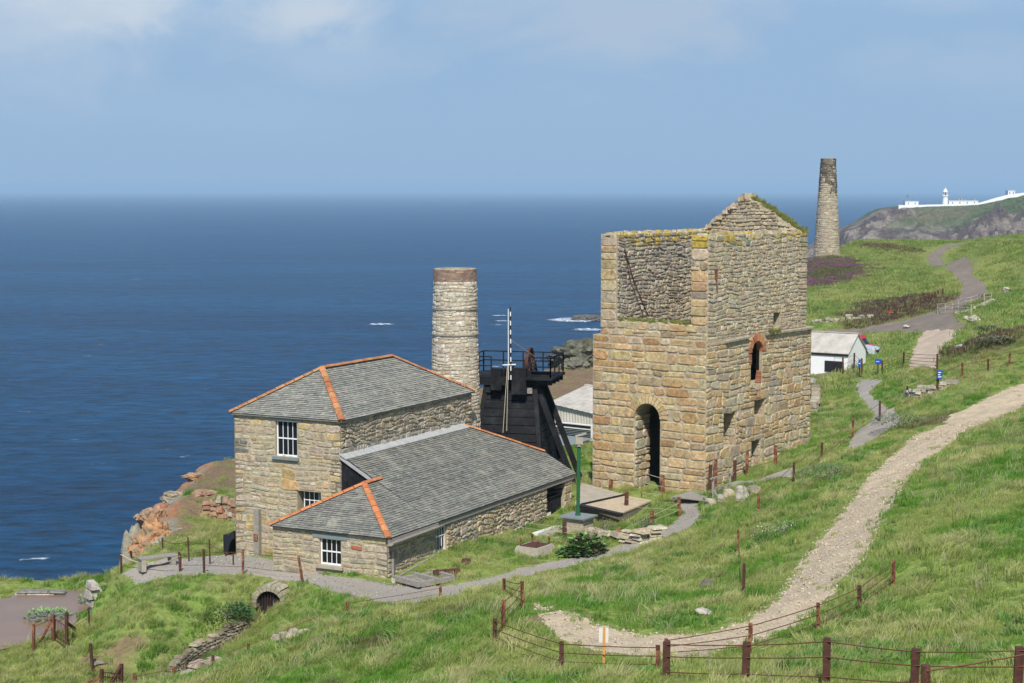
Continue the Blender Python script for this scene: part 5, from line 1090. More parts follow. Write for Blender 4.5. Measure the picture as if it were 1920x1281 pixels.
# corrugated buildings behind the headframe
def corrugated():
    F0 = Frame(38, (unp(1035, 790, 106)[0], 106, 46.6)); F = lambda x_, y_, h_: F0(x_, y_, h_ * .56 - .15)
    e = empty('corrugated_shed', F(0, 0, 0), 'pale corrugated shed with a grey sheet roof and wide window behind the headframe', 'shed')
    b = MB(); n = 60; W_ = 6.6
    b.box(F, .1, 7.5, .1, W_ - .1, -.8, 3.2)
    def hz(y): return 3.7 - abs(y - 1.0) * .42 if y > 1.0 else 3.7 + (y - 1.0) * .4
    for i in range(n):
        y0, y1 = W_ * i / n, W_ * (i + 1) / n; o0, o1 = (.05 * (i % 2)), (.05 * ((i + 1) % 2)); t0, t1 = 3.9 - y0 * .20, 3.9 - y1 * .20
        b.quad(F(-o0, y0, 2.05), F(-o1, y1, 2.05), F(-o1, y1, t1), F(-o0, y0, t0))
    b.build('corrugated_wall', mat('cream_sheet', (.50, .475, .40), var=.15, scale=1.5, bump=.2), e)
    b = MB(); k = 34
    for i in range(k):
        y0, y1 = -.2 + 7.2 * i / k, -.2 + 7.2 * (i + 1) / k; o0, o1 = .04 * (i % 2), .04 * ((i + 1) % 2)
        b.quad(F(-.25, y0, 3.95 - y0 * .20 + o0), F(-.25, y1, 3.95 - y1 * .20 + o1), F(3.9, y1, 5.3 - y1 * .16 + o1), F(3.9, y0, 5.3 - y0 * .16 + o0))
        b.quad(F(3.9, y0, 5.3 - y0 * .16 + o0), F(3.9, y1, 5.3 - y1 * .16 + o1), F(8.2, y1, 3.9 - y1 * .1), F(8.2, y0, 3.9 - y0 * .1))
    rf = b.build('roof', M['roofsheet'], e)
    b = MB(); b.beam(F(3.9, -.2, 5.36), F(3.9, 7.0, 4.2), .35, .1); b.build('ridge_cap', M['roofsheet'], rf)
    b = MB(); b.box(F, -.02, .06, -.4, 3.4, -.8, 2.02); b.build('lower_wall', M['white'], e)
    b = MB(); b.box(F, -.1, -.03, .2, 3.2, .25, 1.95); w_ = b.build('window', M['offwhite'], e)
    b = MB()
    for z0, z1 in ((1.55, 1.85), (.4, 1.4)): b.quad(F(-.11, .35, z0), F(-.11, 3.05, z0), F(-.11, 3.05, z1), F(-.11, .35, z1))
    b.build('glass', M['glass'], w_)
    b = MB()
    for k_ in range(5): b.box(F, -.14, -.112, .35, 3.05, .5 + k_ * .18, .55 + k_ * .18)
    b.build('louvre', M['greypaint'], w_)
    b = MB(); b.box(F, -.3, 1.0, 3.4, 6.9, -.8, 2.0); b.build('white_wall', M['white'], e)
    b = MB(); b.hexa([F(-2.6, .4, .15), F(-2.6, 3.2, .15), F(-.3, 3.3, .5), F(-.3, .4, .5), F(-2.6, .4, .25), F(-2.6, 3.2, .25), F(-.3, 3.3, .6), F(-.3, .4, .6)]); b.box(F, -2.5, -.3, .5, 3.1, -.8, .14); b.build('lean_to', M['greypaint'], e)
corrugated()

# ------------------------------------------------------------------ far lighthouse group on the headland
def lighthouse():
    def at(px, py, D=1618): return Vector(unp(px, py, D).tolist())
    wm = mat('limewash', (0.82, 0.82, 0.80), var=.03, bump=0.0)
    o = at(1772, 386); e = empty('lighthouse', o, 'small white lighthouse tower with a lantern room on the far headland', 'lighthouse')
    b = MB(); b.lathe(o, [(3.0, -2), (2.8, 0), (2.45, 8.6), (3.1, 8.8), (3.1, 9.6), (2.3, 9.7)], 20); b.build('tower', wm, e)
    b = MB(); b.lathe(o, [(1.7, 9.7), (1.7, 12.9)], 12); b.build('lantern', M['glass'], e)
    b = MB(); 
    for k in range(7): a = 2 * math.pi * k / 7 + .4; p_ = o + Vector((1.9 * math.cos(a), 1.9 * math.sin(a), 9.7)); b.tube([p_, p_ + Vector((0, 0, 3.3))], .28, 6)
    b.build('lantern_frame', wm, e)
    b = MB(); b.lathe(o, [(2.3, 12.8), (2.2, 13.6), (1.4, 15.0), (.5, 15.9), (.25, 17.2)], 16); b.build('dome', wm, e)
    def block(name, x0, x1, yt, yb, label, D=1622, dep=9, cat='building', chim=()):
        p0, p1 = at(x0, yb, D), at(x1, yb, D); top = at(x0, yt, D).z; e = empty(name, p0, label, cat)
        F = Frame(math.degrees(math.atan2(-(p1 - p0).y, (p1 - p0).x)), p0); W_ = (p1 - p0).xy.length; h = top - p0.z
        b = MB(); b.box(F, 0, dep, 0, W_, -3, h); b.build('wall', wm, e); b = MB(); b.box(F, -.3, dep + .3, -.3, W_ + .3, h, h + .35); b.build('roof', wm, e)
        n = max(2, int(W_ / 6))
        for k in range(n): b = MB(); y = W_ * (k + .5) / n; b.box(F, -.06, -.01, y - .5, y + .5, h * .35, h * .75); b.build('window', M['greypaint'], e)
        for c in chim: q = at(c, yt, D); b = MB(); b.box(Frame(0, (q.x, q.y + 4, q.z)), -.8, .8, -.9, .9, 0, 2.4); b.build('chimney', M['greywood'], e)
        return e
    block('keepers_cottages', 1779, 1834, 377, 385, 'long low white cottages running right from the lighthouse', chim=(1800, 1805, 1811, 1830))
    block('fog_signal_house', 1697, 1722, 378, 386, 'small flat white building left of the lighthouse on the headland')
    block('hilltop_hut', 1890, 1903, 358, 367, 'small white hut at the high end of the headland wall')
    m_ = at(1701.5, 378, 1625); b = MB(); b.lathe(m_, [(.35, 0), (.3, 4.4), (1.1, 4.6), (1.1, 6.2), (.9, 6.3)], 8); tag(b.build('fog_horn_mast', M['greypaint'], origin=m_), 'dark mast standing on the flat white building of the headland', 'mast')
    tl = [(1685, 386.6), (1705, 387.2), (1740, 386), (1780, 385.4), (1820, 385.2), (1835, 382.6), (1850, 378.5), (1870, 372.5), (1890, 367.5), (1905, 365.5), (1925, 363)]
    b = MB()
    for (xa, ya), (xb, yb) in zip(tl[:-1], tl[1:]):
        p0, p1 = at(xa, ya, 1612), at(xb, yb, 1612); b.hexa([p0 + Vector((0, 0, -3)), p1 + Vector((0, 0, -3)), p1 + Vector((0, .8, -3)), p0 + Vector((0, .8, -3)), p0 + Vector((0, 0, 1.1)), p1 + Vector((0, 0, 1.1)), p1 + Vector((0, .8, 1.1)), p0 + Vector((0, .8, 1.1))])
    tag(b.build('boundary_wall', wm, origin=at(1760, 386, 1612)), 'long white wall climbing the crest of the far headland', 'wall')
lighthouse()

# ------------------------------------------------------------------ fences
def spec(s):
    """(px, top y, base y) or (px, top y, None, distance); ends with optional dict"""
    if len(s) == 3 and s[2] is not None:
        p = drop(s[0], s[2]); 
    else:
        q = unp(s[0], s[1], s[3]); p = np.array([q[0], q[1], gz(q[0], q[1])])
    top = unp(s[0], s[1], p[1])[2]; h = float(np.clip(top - p[2], .45, 1.45))
    return V3(p), h
NP = 0
def fence(name, label, posts, w=0.09, mat_='rust', wires=(.95, .62, .28), wm='wire', wr=.010, group=None, lean=(), sag=.02, cat='fence', tops=None, link=None, sub=True):
    P = [spec(s) for s in posts]; e = empty(name, P[0][0], label, cat, group); r = random.Random(len(posts) * 7 + int(posts[0][0]))
    T = []
    for i, (p, h) in enumerate(P):
        if tops: h = tops
        t = Vector((r.uniform(-.05, .05), r.uniform(-.03, .03), 0)) + Vector((dict(lean).get(i, 0), 0, 0)); q = p + Vector((0, 0, h)) + t * h
        b = MB(); s = w * r.uniform(.9, 1.1)
        b.beam(p - Vector((0, 0, .35)), q, s, s * .9, up=(.2, 1, 0)); 
        if mat_.startswith('rust') and w > .07: b.beam(p + t * .02 + Vector((s * .36, -s * .46, -.2)), q + Vector((s * .36, -s * .46, -.01)), .03, .05, up=(.2, 1, 0))
        b.build('post', M[r.choice(('rust', 'rust', 'rustdark')) if mat_ == 'rust' else mat_], e); T.append((p, q))
    for k in wires:
        for (a0, a1), (c0, c1) in zip(T[:-1], T[1:]):
            if link and (round(a0.x, 3), round(c0.x, 3)) in link: continue
            pa, pc = a0.lerp(a1, k) + Vector((0, -w * .55, 0)), c0.lerp(c1, k) + Vector((0, -w * .55, 0)); n = 6
            L_ = (pc - pa).length; pl = [pa.lerp(pc, i / n) - Vector((0, 0, sag * L_ / 3 * 4 * (i / n) * (1 - i / n))) for i in range(n + 1)]
            b = MB(); b.tube(pl, wr, 5); b.build('wire', M[wm], e)
    return e, T
fence('wire_fence', 'rusty three strand fence with a leaning corner post above the beige path bend', [(945,1090,1113), (981,1090,1141), (943,1125,1188), (927,1160,1210), (1052,1203,1257), (1235,1210,1262)], w=.085, wires=(.93, .62, .32), wr=.012)
fence('wire_fence', 'nearest wire fence of thick rusty posts crossing the bottom right foreground', [(1249,1203,1273), (1397,1204,1277), (1550,1197,None,31.6), (1714,1216,None,30.2), (1908,1213,None,29.2), (2080,1220,None,28.6)], w=.135, mat_='rustdark', wires=(.95, .62, .2), wr=.012)
fence('wire_fence', 'short rusty fence climbing beside the beige path to its outer bend', [(1249,1206,None,38.4), (1405,1168,1228), (1535,1130,1185), (1612,1098,1147), (1674,1050,1104)], w=.085, wires=(.93, .62, .30), wr=.012)
fence('corner_strut', 'short dark stub post with slack rusty rails at the bottom right', [(1736,1247,None,28.4), (1960,1205,None,28.2)], w=.15, mat_='rustdark', wires=(.9,), wr=.014, cat='post')
fence('wire_fence', 'rusty fence along the grassy bank from the boulders up past the blue sign', [(1422,925,966), (1488,867,904), (1540,830,864), (1598,785,822), (1649,752,790), (1701,724,752), (1757,697,735), (1804,680,712), (1852,673,697), (1892,662,687), (1960,655,680)], w=.10, wires=(.9, .3), wr=.012)
fence('wire_fence', 'pair of lone rusty posts with a slack wire on the green slope', [(1384,994,1040), (1394,1056,1116)], w=.075, wires=(.5, .12), wr=.012)
fence('wire_fence', 'thick rusty posts guarding the side wall of the ruin', [(1330,869,None,79.2), (1342,858,None,80.2), (1377,863,None,81.2), (1401,846,None,82.2), (1454,835,875)], w=.17, wires=(.3,), wr=.010)
fence('wire_fence', 'thick orange rusted posts around the gravel pit before the arched doorway', [(1243,891,923), (1174,922,961), (1145,906,None,83)], w=.19, wires=(), wr=.010)
fence('wire_fence', 'stubby rusted posts around the turf island beside the yard path', [(1174,924,963), (1274,932,968), (1222,958,986), (1160,988,1014), (1059,978,1009), (953,967,994)], w=.15, wires=(.7, .35), wr=.009, wm='rope')
fence('doorway_chain', 'two pale wires strung across the foot of the arched doorway', [(1204,880,None,80.6), (1243,893,None,79.7)], w=.03, wires=(.9, .55, .2), wr=.014, wm='rope', cat='barrier')
fence('wire_fence', 'dark post fence in front of the low white shed and across the concrete road', [(1547,664,694), (1581,670,704), (1601,662,692), (1616,672,707)], w=.12, mat_='rustdark', wires=(.9, .6, .3), wr=.012)
fence('wire_fence', 'five strand rusty fence closing the foot of the concrete road', [(1654,676,705), (1693,660,691), (1757,664,697)], w=.11, mat_='rustdark', wires=(.95, .75, .55, .35, .15), wr=.014)
fence('post_fence', 'dark closely set posts beside the bracken bank on the far road', [(1666,572,590), (1680,570,589), (1696,565,583), (1712,561,582), (1726,557,576), (1734,555,571), (1741,551,568), (1747,550,566), (1753,547,563), (1759,544,559), (1767,541,556)], w=.16, mat_='rustdark', wires=(.8, .5), wr=.014)
fence('white_railing', 'pale weathered railing beside the road junction', [(1758,570,586), (1772,569,585), (1785,566,581), (1797,563,579), (1810,559,574), (1821,557,573), (1834,553,570), (1846,550,567), (1859,549,564)], w=.085, mat_='concrete', wires=(.97, .55), wr=.032, wm='concrete', cat='railing', sag=0)
fence('white_railing', 'short pale railing in front of the longer one at the junction', [(1758,572,588), (1789,572,589), (1821,571,590)], w=.085, mat_='concrete', wires=(.97, .55), wr=.032, wm='concrete', cat='railing', sag=0)
fence('wire_fence', 'rusty fence along the gravel terrace left of the house', [(338,1035,1072), (383,1030,1075), (455,1030,1081), (570,1042,1093)], w=.08, wires=(.9, .35), wr=.010, lean={3: -.16})
fence('rope_fence', 'slim dark posts with chain around the cliff side of the terrace', [(305,1008,1036), (355,1008,1053), (394,1012,1058), (437,1040,1060)], w=.055, mat_='rustdark', wires=(.85,), sag=.10, wr=.014, cat='fence')
fence('rope_fence', 'two rusty posts holding a slack pale rope in front of the bench', [(227,1037,1076), (338,1040,1072)], w=.07, wires=(.93,), sag=.30, wr=.024, wm='rope', cat='fence')
fence('wire_fence', 'rusty fence dipping behind the grassy brow to the yard path', [(826,1100,None,61), (652,1128,None,60), (467,1207,None,57.5), (400,1229,None,57), (325,1250,None,56.5), (253,1266,None,57.3)], w=.085, wires=(.92, .5), wr=.011)
b = MB(); q = V3(drop(1145, 921)); b.beam(q - Vector((0, 0, .1)), q + Vector((0, 0, .55)), .09); tag(b.build('iron_stub', M['rust'], origin=q), 'small rusty stub left of the arched doorway foot', 'post')

# wire gates at the lower left
def gate(name, label, L0, R0, brace=True, posts=(.11, .11), width=None, panel_only=False):
    (p, hp), (q, hq) = spec(L0), spec(R0); e = empty(name, p, label, 'gate')
    for (x, h), w in (((p, hp), posts[0]), ((q, hq), posts[1])): b = MB(); b.beam(x - Vector((0, 0, .3)), x + Vector((.03, 0, h)), w, w, up=(.2, 1, 0)); b.build('post', M['rustdark'], e)
    b = MB(); d = (q - p); n = 9; hh = min(hp, hq) - .1
    for i in range(1, n): x = p + d * i / n; b.tube([x + Vector((0, 0, .08)), x + Vector((0, 0, hh))], .010, 4)
    for k in (.08, .45, hh): b.tube([p + Vector((0, 0, k)), q + Vector((0, 0, k))], .016, 5)
    b.build('mesh_panel', M['rustdark'], e); return e, p, q, hp, hq
g_, p, q, hp, hq = gate('mesh_gate', 'dark wire mesh gate between rusty posts at the pond corner', (100,1153,1202), (125,1143,1220))
b = MB(); s = V3(drop(73, 1210)); b.beam(s, p + Vector((0, 0, hp - .1)), .09); b.build('brace', M['rust'], g_)
b = MB(); s = V3(drop(143, 1182)); b.beam(s, q + Vector((0, 0, hq * .75)), .09); b.build('brace', M['rustdark'], g_)
fence('wire_fence', 'rusty post and wire run from the pond shore to the mesh gate', [(63,1170,1222), (100,1155,1203)], w=.10, wires=(.9, .5, .2), wr=.010)
fence('wire_fence', 'low wires from the mesh gate to the piled blocks by the pond', [(127,1146,1218), (168,1140,1176)], w=.06, mat_='rustdark', wires=(.9, .5), wr=.010)
g_, p, q, hp, hq = gate('mesh_gate', 'wire mesh gate with a diagonal brace at the bottom left corner', (189,1255,None,58.2), (226,1245,None,59.3))
b = MB(); b.beam(p + (q - p) * .4 + Vector((0, 0, .1)), q + Vector((0, 0, hq * .9)), .10); b.build('brace', M['rustdark'], g_)
b = MB(); b.beam(p + Vector((-1.3, -.5, -.1)), p + Vector((0, 0, hp * .6)), .10); b.build('brace', M['rust'], g_)
fence('wire_fence', 'single leaning rusty post above the plank walkway', [(175,1207,1262), (253,1262,None,58.6)], w=.10, wires=(.3,), wr=.01, lean={0: -.08})
# plank walkway
b = MB(); A_, B_, C_, D_ = [V3(drop(*p)) for p in ((131,1219), (146,1213), (205,1248), (178,1262))]
z = max(x.z for x in (A_, B_, C_, D_)) * .5 + min(x.z for x in (A_, B_, C_, D_)) * .5 + .12; n = 8
for i in range(n):
    a, c = i / n + .008, (i + 1) / n - .008; pa, pb = A_.lerp(B_, a), A_.lerp(B_, c); qa, qb = D_.lerp(C_, a), D_.lerp(C_, c)
    for v in (pa, pb): v.z = A_.z + .12
    for v in (qa, qb): v.z = D_.z + .12
    dz = Vector((0, 0, .05)); b.hexa([pa, pb, qb, qa, pa + dz, pb + dz, qb + dz, qa + dz])
b.beam(A_ + Vector((0, 0, .1)), D_ + Vector((0, 0, .14)), .08, .12); tag(b.build('plank_walkway', M['greywood'], origin=A_), 'narrow weathered plank walkway in the brown hollow at lower left', 'walkway')

# ------------------------------------------------------------------ stones, boulders and dry walls
def rock(name, p, s, label, col=(.40, .37, .30), seed=1, squash=(1, 1, 1), rot=0, parent=None, group=None, m='rock', cat='boulder', sharp=.9):
    import bmesh
    bm = bmesh.new(); bmesh.ops.create_icosphere(bm, subdivisions=5 if s > .55 else 3, radius=1.0); r = random.Random(seed)
    planes = [(Vector((r.gauss(0, 1), r.gauss(0, 1), r.gauss(0, 1))).normalized(), r.uniform(.55, .9)) for _ in range(9)]
    for v in bm.verts:
        for n, d in planes:
            k = v.co.dot(n) - d
            if k > 0: v.co -= n * k * sharp
        v.co *= 1 + .16 * noise.noise(v.co * 2.3 + Vector((seed, 0, 0))) + ((-.30 * max(0, .22 - abs(noise.noise(v.co * 2.6 + Vector((seed, 3, 0))))) * 3 + .12 * round(noise.noise(Vector((v.co.x * 1.5, v.co.y * 1.5, v.co.z * 4 + seed))) * 3) / 3 + .08 * noise.noise(v.co * 9)) if s > .55 else .03 * noise.noise(v.co * 9))
        v.co = Vector((v.co.x * s * squash[0], v.co.y * s * squash[1], v.co.z * s * squash[2])); v.co = Matrix.Rotation(rot, 3, 'Z') @ v.co
    me = bpy.data.meshes.new(name); bm.to_mesh(me); bm.free(); ca = me.color_attributes.new('Col', 'FLOAT_COLOR', 'POINT')
    ca.data.foreach_set('color', np.tile(np.array([*col, 1], np.float32), len(me.vertices))); me.materials.append(M[m])
    o = bpy.data.objects.new(name, me); COL.objects.link(o); o.location = V3(p)
    if parent is None: tag(o, label, cat, group)
    return o
LW = (.50, .46, .37)
for i, (px, py, w_, h_, lab, col) in enumerate([
    (1390, 940, 30, 34, 'tall upright pale boulder in the middle of the group before the ruin', LW), (1364, 938, 36, 26, 'squat pinkish boulder left of the tall upright one', (.45, .37, .28)),
    (1414, 928, 32, 20, 'smooth brown boulder lying right of the tall upright one', (.40, .33, .24)), (1334, 950, 36, 20, 'low rounded stone at the left end of the boulder group', (.44, .39, .30)),
    (1352, 944, 26, 18, 'small grey stone beneath the wooden footbridge', (.38, .35, .29)), (1318, 1156, 38, 18, 'flat pale stone half sunk in turf inside the path bend', LW),
    (1888, 551, 24, 12, 'large pale boulder on the far bank right of the railing', LW), (1828, 604, 26, 14, 'pair shaped pale rock at the junction verge', LW), (1812, 602, 12, 8, 'little pale rock left of its bigger neighbour at the junction', LW),
    (1800, 660, 18, 12, 'grey stone on the bank beside the concrete road', (.36, .34, .3)), (738, 1094, 16, 13, 'rounded stone at the foot of the house corner', LW), (1700, 618, 16, 8, 'pale rock on the verge right of the red vehicle', LW),
    (1524, 720, 20, 14, 'grey boulder behind the right edge of the ruin', (.38, .37, .33)), (1348, 1010, 1, 1, '', None)]):
    if col is None: continue
    p = drop(px, py); k = p[1] / FPX; s = w_ * k / 2
    rock('boulder', p + np.array([0, .1, h_ * k * .32]), s, lab, col, seed=100 + i, squash=(1, .8, max(.5, min(1.5, h_ / w_ * 1.15))), rot=i * 1.3)
def block_wall(name, label, plan, h, size, pal, seed, th=.4, cat='wall', hf=None, round_=True, courses=None):
    """dry stone wall of separate blocks following a plan line of ground points"""
    b = MB(); r = random.Random(seed); P = [V3(p) for p in plan]
    for (a, c) in zip(P[:-1], P[1:]):
        d = c - a; L_ = d.xy.length; t = Vector((d.x, d.y, 0)).normalized(); nrm = Vector((t.y, -t.x, 0)); H = h; v = 0; 
        while v < H:
            hh = size[1] * r.uniform(.7, 1.35); u = -r.random() * .2
            while u < L_:
                l = size[0] * r.uniform(.55, 1.6); z0 = a.z + d.z * (u + l / 2) / max(L_, .01)
                top = v + hh * r.uniform(.85, 1.05); dp = r.uniform(-.06, .06)
                if v + hh < H or r.random() < .7:
                    g_ = .012; o = a + t * (u + g_); q = a + t * (u + l - g_); j = lambda: Vector((r.uniform(-.02, .02),) * 3)
                    lo, hi = Vector((0, 0, v + g_ - .1)), Vector((0, 0, top - g_ - .1)); zz = Vector((0, 0, d.z * (u + l / 2) / max(L_, .01)))
                    ch = min(.05, l * .15)
                    b.hexa([o + nrm * (th / 2 + dp) + lo + j() + zz, q + nrm * (th / 2 + dp) + lo + j() + zz, q - nrm * th / 2 + lo + zz, o - nrm * th / 2 + lo + zz, o + t * ch + nrm * (th / 2 + dp - ch) + hi + j() + zz, q - t * ch + nrm * (th / 2 + dp - ch) + hi + j() + zz, q - t * ch - nrm * (th / 2 - ch) + hi + zz, o + t * ch - nrm * (th / 2 - ch) + hi + zz], jit(r.choice(pal), r, .18))
                u += l
            v += hh
    return tag(b.build(name, M['stone'], origin=P[0]), label, cat)
GW = [(.36, .31, .21), (.30, .26, .18), (.42, .37, .27), (.25, .21, .15)]
def line(*pp): return [drop(*p) for p in pp]
block_wall('dry_stone_wall', 'mossy dry stone wall lining the gully below the culvert', line((455,1182), (430,1193), (405,1206), (380,1219), (355,1234), (335,1252), (322,1272)), .42, (.26, .105), [(.28,.24,.16), (.22,.19,.13), (.34,.30,.21), (.18,.15,.10)], 201, th=.34)
block_wall('dry_stone_wall', 'broken pale stone edging where the fence dips at lower left', [V3((*unp(a, b_, D)[:2], gz(*unp(a, b_, D)[:2]))) for a, b_, D in ((352,1262,56.5), (372,1254,57), (398,1248,57.4))], .45, (.45, .2), [(.46,.40,.29), (.40,.34,.24)], 202, th=.5)
block_wall('stone_edging', 'flat pale stones edging the grassy ledge right of the gully', line((512,1215), (530,1206), (552,1198), (568,1192)), .22, (.5, .12), [(.46,.40,.29), (.40,.35,.26)], 203, th=.35)
block_wall('block_pile', 'stacked square granite blocks at the corner of the pond', [unp(170, 1160, 71.8)[:3] * np.array([1, 1, 0]) + np.array([0, 0, 43.95]), unp(205, 1155, 72.2)[:3] * np.array([1, 1, 0]) + np.array([0, 0, 44.05])], 1.15, (.55, .38), [(.42,.40,.34), (.38,.36,.30), (.46,.42,.34)], 204, th=.8, cat='wall')
block_wall('red_stone_wall', 'low wall of reddish stone blocks on the cliff terrace beside the house', line((380,968), (396,970), (412,973), (428,975), (440,978), (452,980)), 1.0, (.38, .24), [(.33,.17,.10), (.36,.22,.14), (.29,.19,.13), (.36,.30,.22)], 205, th=.5)
block_wall('dry_stone_wall', 'low pale stone wall between the wooden box and the turf island', line((1112,1004), (1126,1008), (1150,1013)), .45, (.5, .16), [(.46,.40,.28), (.50,.44,.33)], 206, th=.4)
block_wall('dry_stone_wall', 'pale layered stone wall end beneath a bush by the yard path', line((1170,1018), (1200,1020), (1228,1014)), .62, (.55, .15), [(.48,.42,.30), (.52,.46,.34), (.42,.36,.25)], 207, th=.5)
block_wall('dry_stone_wall', 'pale stone walling with one big square block under the blue sign', line((1703,748), (1722,746), (1742,738), (1765,730), (1790,722)), .50, (.5, .2), [(.42,.38,.30), (.36,.32,.24)], 208, th=.5)
block_wall('tumbled_wall', 'tumbled pale wall running along the foot of the far green hill', line((1520,608), (1550,604), (1590,600), (1630,596), (1660,592)), .38, (.5, .2), [(.36,.32,.25), (.28,.25,.19), (.42,.38,.30)], 209, th=.6)
block_wall('tumbled_wall', 'tumbled pale wall beneath the short white railing', line((1795,592), (1815,588), (1835,580), (1860,570)), .30, (.5, .2), [(.40,.35,.27), (.33,.29,.22)], 210, th=.5)
block_wall('pond_edging', 'line of grey slabs edging the far side of the pond', [unp(36, 1119, 75.4) * np.array([1, 1, 0]) + np.array([0, 0, 43.95]), unp(96, 1119, 75.4) * np.array([1, 1, 0]) + np.array([0, 0, 43.95])], .16, (.9, .12), [(.40,.38,.33), (.20,.19,.17)], 211, th=.5)
block_wall('rubble_bank', 'overgrown rubble at the foot of the ruin far corner', line((1524,776), (1530,760), (1528,742)), .7, (.5, .25), GW, 212, th=.6)
# crags of the bluff and beyond
for i, (px, py, D, w_, h_, lab, col) in enumerate([
    (290, 1008, 81.0, 2.5, 2.7, 'big orange weathered crag on the cliff edge behind the bench', (.46, .25, .12)), (301, 955, 88, 0.9, 0.9, 'small red brown crag jutting from the bluff over the sea', (.34, .15, .08)),
    (345, 985, 84.5, 1.5, .8, 'grey lichened outcrop on the grassy bluff', (.33, .33, .25)), (315, 1018, 80.0, 1.8, .9, 'grey rock step below the bluff beside the orange crag', (.30, .29, .23)),
    (318, 958, 88, 1.6, .9, 'dark red rock ledge under the bluff turf', (.26, .12, .07)),
    (1098, 672, 156, 6.5, 4.6, 'grey craggy outcrop at the left edge of the ruin', (.09, .09, .06)), (1073, 688, 152, 3.4, 2.2, 'lower shoulder of the grey craggy outcrop', (.15, .14, .10)),
    (276, 1036, 79.5, 1.6, 1.6, 'orange rock face at the cliff edge right behind the bench', (.44, .25, .13)), (290, 975, 85.5, 2.1, 1.7, 'tawny crag above the biggest orange one on the cliff edge', (.40, .25, .15)),
    (296, 1030, 78.5, 1.3, .8, 'grey green rock tucked between the orange crag and the terrace posts', (.24, .23, .16)), (308, 985, 85, 1.3, .9, 'mossy rock halfway up the bluff', (.26, .22, .15)), (1327, 1104, 52.3, .55, .9, 'small dark rock face breaking out of the green slope above the path bend', (.16, .15, .12)),
    (330, 930, 91, 1.5, .8, 'pale rock lip on the seaward edge of the bluff', (.34, .29, .20)), (368, 893, 97, 1.6, .7, 'orange tinted stones at the top edge of the bluff', (.44, .27, .15)),
    (335, 1000, 82, 2.2, 1.2, 'lichened grey crag stepping down the bluff face', (.27, .25, .18)), (375, 1012, 79.5, 1.4, .6, 'low rusty rock ledge in the bluff grass', (.36, .20, .11)), (385, 925, 89.5, 1.6, .7, 'brown stone outcrop above the red block wall', (.36, .22, .14)),
    (1100, 597, 815, 20, 4, 'dark sea rock ringed with white surf', (.10, .08, .06))]):
    q = unp(px, py, D); rock('crag', q + np.array([0, 0, -h_ * .12]), w_ / 2, lab, col, seed=300 + i, squash=(1, 1.1, h_ / w_), rot=i, cat='rock outcrop' if D < 500 else 'sea rock', sharp=.95)
# surf round the sea rock
fm_ = mat('foam', (.70, .76, .80), var=.1, bump=0)
t = fm_.node_tree; tn_ = nd(t, 'ShaderNodeTexNoise', inp={'Scale': .55, 'Detail': 6.0, 'Roughness': .7}); gg = nd(t, 'ShaderNodeNewGeometry'); t.links.new(gg.outputs['Position'], tn_.inputs['Vector']); mr_ = nd(t, 'ShaderNodeMapRange', inp={'From Min': .44, 'From Max': .56}); t.links.new(tn_.outputs['Fac'], mr_.inputs[0]); t.links.new(mr_.outputs[0], t.nodes['Principled BSDF'].inputs['Alpha'])
b = MB(); r = random.Random(3)
for (px, py, W_) in ((1088, 600, 20), (1078, 602, 12), (1108, 619, 10), (1102, 617, 7), (715, 608, 8), (707, 607, 5), (1055, 600, 9), (935, 592, 6), (940, 602, 5), (1068, 598, 10)):
    c0 = unp(px, py, 62 / ((py - 355.) / FPX)); n = 22; ring = [(W_ * .6 * math.cos(t_) * r.uniform(.6, 1.3), W_ * .22 * math.sin(t_) * r.uniform(.4, 1.4)) for t_ in [2 * math.pi * k / n for k in range(n)]]
    b.add([(c0[0] + x * 1.2, c0[1] + y * 2.2, .12 + .02 * (px % 7)) for x, y in ring], [tuple(range(n))])
o = b.build('surf', fm_); tag(o, kind='stuff')

# ------------------------------------------------------------------ culvert
def culvert():
    O = V3(unp(505, 1140, 66.25)); F = Frame(18, O); e = empty('culvert', O, 'stone arched culvert mouth with a barred grille under the terrace', 'culvert')
    f = lambda u, v, n: F(-n, u, v)
    b = MB(); voussoirs(b, f, 0, .56, .79, .12, 13, [(.31,.28,.19), (.27,.24,.17), (.35,.31,.22)], n0=-.7, n1=.05, a0=-.25, a1=math.pi + .25); 
    b.build('arch_ring', M['stone'], e)
    b = MB(); 
    for k in range(14): a = math.pi * k / 13; c = math.pi * (k + 1) / 13; b.quad(F(.75, .7 * math.cos(a), .12 + .7 * math.sin(a)), F(.75, .7 * math.cos(c), .12 + .7 * math.sin(c)), F(.75, .7 * math.cos(c), -.8), F(.75, .7 * math.cos(a), -.8))
    b.add([F(.18, 0, -.8)] + [F(.18, .57 * math.cos(math.pi * k / 14), .12 + .57 * math.sin(math.pi * k / 14)) for k in range(15)] + [F(.18, -.57, -.8), F(.18, .57, -.8)], [tuple([17] + list(range(1, 17)))])
    b.build('throat_shade_sheet', M['blackwood'], e)  # black sheets added behind the grille stand in for the culvert's inner shade
    b = MB()
    for k in range(-4, 5): x = k * .12; h = math.sqrt(max(.02, .56 ** 2 - x * x)) + .1; b.tube([F(.12, x, -.6), F(.12, x, h)], .013, 5)
    b.build('grille', M['rustdark'], e)
    b = MB(); b.box(F, -.3, .1, -.06, .2, -.45, -.18); b.build('white_pipe_end', M['white'], e)
culvert()

# ------------------------------------------------------------------ small things round the house
# bench
F = Frame(58, V3(drop(292, 1064))); e = empty('bench', F(0, 0, 0), 'weathered plank bench on the gravel terrace above the cliff', 'bench')
b = MB()
for k in range(3): b.box(F, -.75, .95, -.26 + k * .175, -.10 + k * .175, .42, .47)
b.build('seat', M['greywood'], e)
for a in (-.6, .72): 
    b = MB(); b.box(F, a - .10, a + .10, -.24, .24, -.1, .42); b.build('leg', M['concrete'] if a < 0 else M['greywood'], e)
